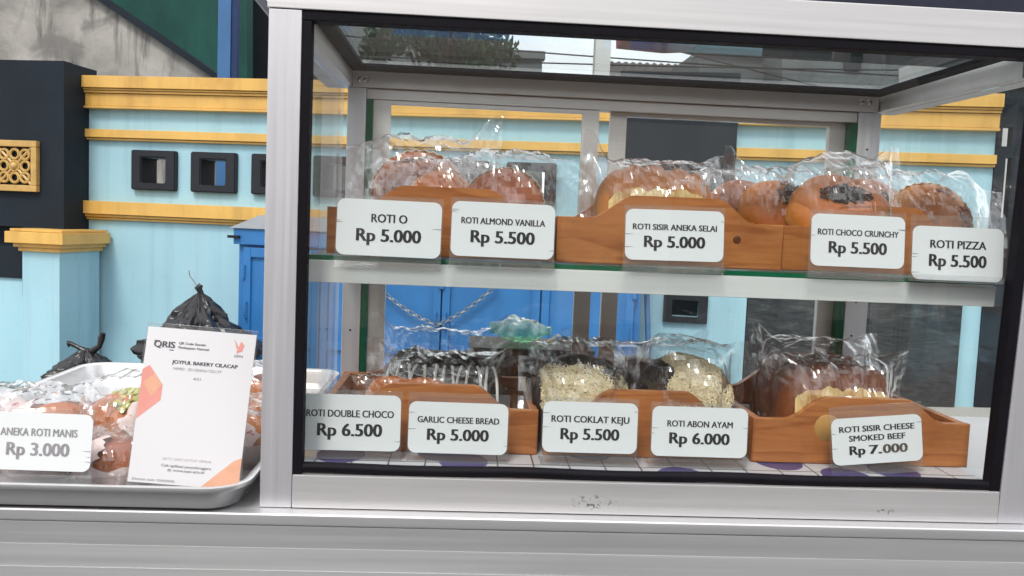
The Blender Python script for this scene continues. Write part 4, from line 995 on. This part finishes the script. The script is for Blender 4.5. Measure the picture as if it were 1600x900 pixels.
def price_tag(label, px, py, wpx, hpx, Y, lines, below, tilt=7.0, spin=0.0, foot='back', worn=None, above=0.004, yaw=0.0, cardx=0.0, faded=False):
    c = at(px, py, Y); k = (Y - CAM_POS.y) / FPX; w, h = wpx * k, hpx * k
    t = thing('price_tag', label, 'price card', (c.x, c.y, c.z), (R_(-tilt), R_(spin), yaw), GT)
    # holder: clear plate with a lip along its foot
    bm = B(); box(bm, -w / 2 - 0.0012 - cardx, w / 2 + 0.0012 - cardx * 0, 0.0, 0.002, -h / 2 - below, h / 2 + above)
    if foot == 'lip':
        for a, b, y0, y1 in ((0, 0.0016, 0, 0),):
            prism(bm, [(0, 0), (-0.010, 0.005), (-0.010, 0.0068), (0, 0.002)], lambda p: Vector((-w / 2 - 0.004, p[0] - 0.0002, -h / 2 - below + p[1])), lambda p: Vector((w / 2 + 0.001, p[0] - 0.0002, -h / 2 - below + p[1])))
    else:
        box(bm, -w / 2 - 0.001, w / 2 + 0.001, 0.0022, 0.032, -h / 2 - below, -h / 2 - below + 0.002)
    obj('holder', bm, M_ACRYL, t)
    bm = B(); prism(bm, rrect(w, h, 0.0075), lambda p: Vector((p[0], -0.0009, p[1])), lambda p: Vector((p[0], -0.0003, p[1])))
    cd = obj('card', bm, M_CARD, t)
    items = []
    for s, zf, hf, wf, wt, mi, *xf in lines:
        items.append((s, (xf[0] if xf else 0.0) * w, zf * h, hf * h, wt, wf * w if wf else None, mi, 'C'))
    obj('lettering', text_mesh(items), [M_INK_FADED if faded else M_INK, M_INK_WORN], cd).location = (0, -0.0012, 0)
    # torn slits at the card's sides
    r = random.Random(int(px))
    for q in range(3):
        bm = B(); sx = r.choice((-1, 1)); z = r.uniform(-0.38, 0.34) * h; l = r.uniform(0.03, 0.09) * w
        prism(bm, [(0, 0), (l, 0.0003 + 0.0004 * r.random()), (l, 0.0007), (0, 0.0007)], lambda p: Vector((sx * (w / 2 - 0.0003 - p[0]), -0.00115, z + p[1])), lambda p: Vector((sx * (w / 2 - 0.0003 - p[0]), -0.00095, z + p[1])))
        obj('slit', bm, M_INK_FADED, cd)
    return t
def two(name, price, wn=0.66, hn=0.135, wp=0.61, zn=0.10, zp=-0.24, hp=0.235):
    return [(name, zn, hn, wn, 0.024, 0), (price, zp, hp, wp, 0.030, 0)]
TU, TL = 0.0335, 0.0420
price_tag('white price card reading ROTI O Rp 5.000', 608, 357, 161, 87, TU, two('ROTI O', 'Rp 5.000', 0.34, 0.155), 0.012, 5, 0.5, 'lip')
price_tag('white price card reading ROTI ALMOND VANILLA Rp 5.500', 786, 360, 161, 85, TU, two('ROTI ALMOND VANILLA', 'Rp 5.500', 0.81, 0.12), 0.012, 5, 0.3, 'lip')
price_tag('white price card reading ROTI SISIR ANEKA SELAI Rp 5.000', 1054, 368, 157, 80, TU, two('ROTI SISIR ANEKA SELAI', 'Rp 5.000', 0.85, 0.12), 0.012, 5, -0.5, 'lip')
price_tag('white price card reading ROTI CHOCO CRUNCHY Rp 5.500', 1340, 377, 153, 83, TU, two('ROTI CHOCO CRUNCHY', 'Rp 5.500', 0.86, 0.12), 0.012, 5, 0.2, 'lip')
price_tag('white price card reading ROTI PIZZA Rp 5.500', 1496, 397, 151, 86, TU - 0.004, two('ROTI PIZZA', 'Rp 5.500', 0.61, 0.155, 0.62), 0.002, 5, 0.2, 'lip', None, 0.011)
price_tag('white price card reading ROTI DOUBLE CHOCO Rp 6.500', 547, 660, 158, 88, TL, two('ROTI DOUBLE CHOCO', 'Rp 6.500', 0.86, 0.13, 0.63), 0.009, 4, -0.2)
price_tag('white price card reading GARLIC CHEESE BREAD Rp 5.000', 716, 669, 157, 81, TL, two('GARLIC CHEESE BREAD', 'Rp 5.000', 0.82, 0.125), 0.010, 4, 0.3, 'back', None, 0.009)
price_tag('white price card with torn edges reading ROTI COKLAT KEJU Rp 5.500', 922, 668, 152, 81, TL, two('ROTI COKLAT KEJU', 'Rp 5.500', 0.82, 0.135), 0.013, 4, 0.0)
price_tag('white price card reading ROTI ABON AYAM Rp 6.000', 1093, 675, 156, 80, TL, two('ROTI ABON AYAM', 'Rp 6.000', 0.68, 0.13, 0.62), 0.011, 4, 0.2)
price_tag('white price card reading ROTI SISIR CHEESE SMOKED BEEF Rp 7.000, tilted in its stand', 1370, 687, 150, 76, TL, [('ROTI SISIR CHEESE', 0.20, 0.13, 0.83, 0.024, 0), ('SMOKED BEEF', 0.0, 0.13, 0.62, 0.024, 0), ('Rp', -0.29, 0.20, 0.165, 0.030, 0, -0.225), ('7.', -0.29, 0.20, 0.13, 0.030, 0, -0.025), ('000', -0.29, 0.20, 0.265, 0.030, 1, 0.195)], 0.012, 4, -5.2, 'back', None, 0.012)

# ------------------------------------------------------------------ baking tray on the counter, left of the case
PX0, PX1, PY0, PY1, PZ = -0.412, -0.0075, -0.030, 0.60, 0.0262
pn = thing('baking_tray', 'shallow aluminium baking tray full of bagged sweet breads, on the counter left of the case', 'baking tray', ((PX0 + PX1) / 2, (PY0 + PY1) / 2, 0.0))
def rr3(x0, x1, y0, y1, r, z, n=8):
    return [(( x1 + x0) / 2 + a, (y0 + y1) / 2 + b, z) for a, b in rrect(x1 - x0, y1 - y0, r, n)]
bm = B(); loops = []
for ins, z, r in ((0.022, 0.0022, 0.018), (0.014, 0.0042, 0.026), (0.009, 0.0225, 0.031), (0.0078, 0.0252, 0.032), (0.004, PZ, 0.036), (0.0005, PZ - 0.0006, 0.039), (0.0, PZ - 0.003, 0.04), (0.0015, PZ - 0.005, 0.038), (0.0066, PZ - 0.0045, 0.033), (0.0085, 0.020, 0.031), (0.0135, 0.003, 0.026), (0.022, 0.0003, 0.018)):
    loops.append([bm.verts.new(p) for p in rr3(PX0 + ins, PX1 - ins, PY0 + ins, PY1 - ins, r, z)])
for A, C in zip(loops, loops[1:]):
    n = len(A)
    for k in range(n): bm.faces.new((A[k], A[(k + 1) % n], C[(k + 1) % n], C[k]))
bm.faces.new(loops[0]); bm.faces.new(loops[-1][::-1])
local(obj('pan', bm, M_PAN, None, 60), pn)
tp_ = rnd
GS = 'bagged sweet breads in the baking tray'
def sweet(label, x, y, d, h, tilt, seed, yaw, mat, topping, bagk, ext=(1.5, 1.2, 1.05), z=0.0045, wrap=True):
    ex = []
    if topping: ex.append(('topping', bits(d, h, 140, topping, (0.008, 0.006, 0.0014), seed), M_HERB))
    lift = d / 2 * math.sin(tilt) * 0.95
    t = bread(label, (x, y, z), seed, (bun_bm(d, h, seed, (1.15, 0.9)), mat, 'bun'), (d * ext[0], (d * math.cos(tilt) + h * math.sin(tilt)) * ext[1], (d * math.sin(tilt) + h * math.cos(tilt)) * ext[2], (d * math.sin(tilt) + h * math.cos(tilt)) * ext[2] * 0.5, bagk), tilt, yaw, None, ex, 0.0, lift, 'bread', GS)
    if wrap:
        bm = B(); lathe(bm, [(d * 0.30, -0.0015), (d * 0.53, -0.001), (d * 0.575, h * 0.30), (d * 0.575, h * 0.50), (d * 0.56, h * 0.66)], 40)
        for v in bm.verts:
            v.co.x *= 1.12; v.co.y *= 0.93; v.co.z += 0.006 * noise.noise(Vector((v.co.x * 60, v.co.y * 60, seed))) * (1 if v.co.z > 0.01 else 0)
        for sx in (rnd.choice((-1, 1)),):
            gv = {}
            for i in range(9):
                for j in range(21):
                    e_ = 0.10 * noise.noise(Vector((j * 0.35, seed, 2)))
                    x = d * sx * (0.20 + e_ + (0.24 - e_) * i / 8); y = d * (-0.40 + 0.8 * j / 20)
                    gv[i, j] = bm.verts.new((x, y * 0.98, surf_z(d * 1.12, h, x, y) * 1.04 + 0.003 + 0.003 * noise.noise(Vector((x * 70, y * 70, seed)))))
            for i in range(8):
                for j in range(20): bm.faces.new((gv[i, j], gv[i + 1, j], gv[i + 1, j + 1], gv[i, j + 1]))
        c = obj('printed_wrapper', bm, M_PINKPAPER, t, 40); c.rotation_euler = (tilt, 0, 0); c.location = (0, 0, lift)
    return t
sweet('brown sweet bun in pink printed wrapper and clear film, behind the ANEKA ROTI MANIS card', -0.228, 0.085, 0.088, 0.050, R_(22), 41, 0.25, M_BUN_PALE, None, {'fin': (0.002, 0.003), 'endw': 0.7, 't0': 0.38, 'amp': 0.007}, z=0.007)
sweet('bun with pale green topping in clear film, beside the payment sign', -0.158, 0.125, 0.086, 0.055, R_(26), 42, -0.3, M_BUN_PALE, lambda x, y: 1 if y > -0.35 else 0.0, {'fin': (0.002, 0.003), 'endw': 0.7, 't0': 0.38, 'amp': 0.007}, z=0.008)
sweet('glazed bun in clear film at the left edge of the photo, in the baking tray', -0.30, 0.10, 0.09, 0.05, R_(20), 43, 0.1, M_LOAF, None, {'fin': (0.002, 0.003), 'endw': 0.7, 't0': 0.38, 'amp': 0.007}, z=0.006)
sweet('brown bun lying low in the tray in front of the green topped bun', -0.150, 0.060, 0.070, 0.034, R_(10), 46, 0.2, M_BUN, None, {'fin': (0.002, 0.003), 'endw': 0.7, 't0': 0.38, 'amp': 0.006}, (1.4, 1.2, 1.2))
sweet('pale bun in white crinkled film behind the payment sign, next to the case', -0.055, 0.14, 0.085, 0.04, R_(12), 47, 1.2, M_LOAF, None, {'fin': (0.002, 0.003), 'endw': 0.7, 't0': 0.38, 'amp': 0.008}, (1.5, 1.25, 1.2))
sweet('pale bun in clear film far back in the baking tray, next to the case', -0.075, 0.29, 0.09, 0.05, R_(12), 48, 0.9, M_LOAF, None, {'fin': (0.002, 0.003), 'endw': 0.7, 't0': 0.38, 'amp': 0.008}, (1.5, 1.25, 1.2))

price_tag('white price card reading ANEKA ROTI MANIS Rp 3.000, in the baking tray', 61, 690, 160, 88, 0.0, two('ANEKA ROTI MANIS', 'Rp 3.000', 0.72, 0.14, 0.58), 0.014, 8, 0.6, 'back', None, 0.004, 0.0, 0.0, True)

# payment sign: printed sheet in a leaning clear stand
SW, SH = 0.104, 0.147
sgn = thing('payment_sign', 'white payment sheet with salmon corners in a clear stand, left of the case', 'sign', (-0.0735, 0.004, 0.0050), (R_(-12), R_(2.6), R_(-2)))
bm = B(); box(bm, -SW / 2 - 0.002, SW / 2 + 0.001, 0.0, 0.0022, 0.0, SH + 0.016); box(bm, -SW / 2 - 0.002, SW / 2 + 0.001, 0.0024, 0.05, 0.0, 0.0022, 0, 2, Matrix.Rotation(R_(12), 4, 'X')); obj('stand', bm, M_ACRYL, sgn)
bm = B(); box(bm, -SW / 2, SW / 2, -0.0008, -0.0002, 0.012, 0.012 + SH); sheet = obj('sheet', bm, M_PAPER, sgn)
def P_(u, v): return ((u - 0.5) * SW, 0.012 + SH * (1 - v))      # u, v: fractions from the sheet's top left
bm = B()
def poly(pts, y=-0.00095, mi=0):
    f = bm.faces.new([bm.verts.new((P_(*p)[0], y, P_(*p)[1])) for p in pts]); f.material_index = mi
poly([(0.0, 0.28), (0.06, 0.25), (0.20, 0.37), (0.20, 0.47), (0.0, 0.60)])
obj('corner_print', bm, M_SALMON, sheet)
bm = B(); poly([(0.66, 0.999), (0.93, 0.82), (0.999, 0.80), (0.999, 0.999)]); obj('corner_print', bm, M_SALMON2, sheet)
bm = B(); poly([(0.02, 0.36), (0.12, 0.30), (0.2, 0.37), (0.1, 0.45)], -0.00102); obj('corner_print', bm, M_SALMON2, sheet)
bm = B()
for pts in ([(0.80, 0.035), (0.845, 0.085), (0.86, 0.105), (0.83, 0.10)], [(0.865, 0.05), (0.90, 0.075), (0.885, 0.115), (0.855, 0.125), (0.85, 0.085)], [(0.83, 0.105), (0.86, 0.112), (0.84, 0.135)]):
    poly(pts)
obj('bird_emblem', bm, painted('red_print', lin(0.72, 0.30, 0.26), 0.5, 0.1, 40), sheet)
def L_(s, u, v, cap, wt, wd, mi=0, al='C'):
    x, z = P_(u, v); return (s, x, z, cap * SH, wt, wd * SW if wd else None, mi, al)
txt = text_mesh([L_('QRIS', 0.17, 0.128, 0.042, 0.03, 0.19), L_('QR Code Standar', 0.30, 0.100, 0.016, 0.012, 0.25, 0, 'L'), L_('Pembayaran Nasional', 0.30, 0.128, 0.016, 0.012, 0.28, 0, 'L'),
    L_('GPN', 0.855, 0.155, 0.016, 0.012, 0.08, 1), L_('JOYFUL BAKERY CILACAP', 0.56, 0.228, 0.024, 0.030, 0.60), L_('NMID : ID1024361722177', 0.50, 0.268, 0.018, 0.006, 0.44, 1), L_('A01', 0.505, 0.325, 0.018, 0.006, 0.07, 1)])
foot = text_mesh([L_('SATU QRIS UNTUK SEMUA', 0.51, 0.845, 0.016, 0.004, 0.44, 2), L_('Cek aplikasi penyelenggara', 0.51, 0.888, 0.017, 0.014, 0.45, 1), L_('di: www.aspi-qris.id', 0.51, 0.915, 0.017, 0.014, 0.33, 1), L_('Dicetak oleh: 93600008', 0.04, 0.985, 0.016, 0.006, 0.38, 1, 'L')])
for a, b in (((0.075, 0.085), (0.125, 0.090)), ((0.075, 0.085), (0.080, 0.115)), ((0.22, 0.140), (0.26, 0.145))):
    x0, z0 = P_(*a); x1, z1 = P_(*b); q = [txt.verts.new(p) for p in ((x0, 0, z0), (x1, 0, z0), (x1, 0, z1), (x0, 0, z1))]; txt.faces.new(q)
INKS = [painted('sheet_ink', lin(0.10, 0.09, 0.11), 0.6, 0.2, 60), M_INK_FADED, painted('pale_sheet_ink', lin(0.50, 0.48, 0.50), 0.6, 0.2, 60)]
obj('lettering', txt, INKS, sheet).location = (0, -0.0011, 0)
obj('lettering', foot, INKS, sheet).location = (0, -0.0011, 0)
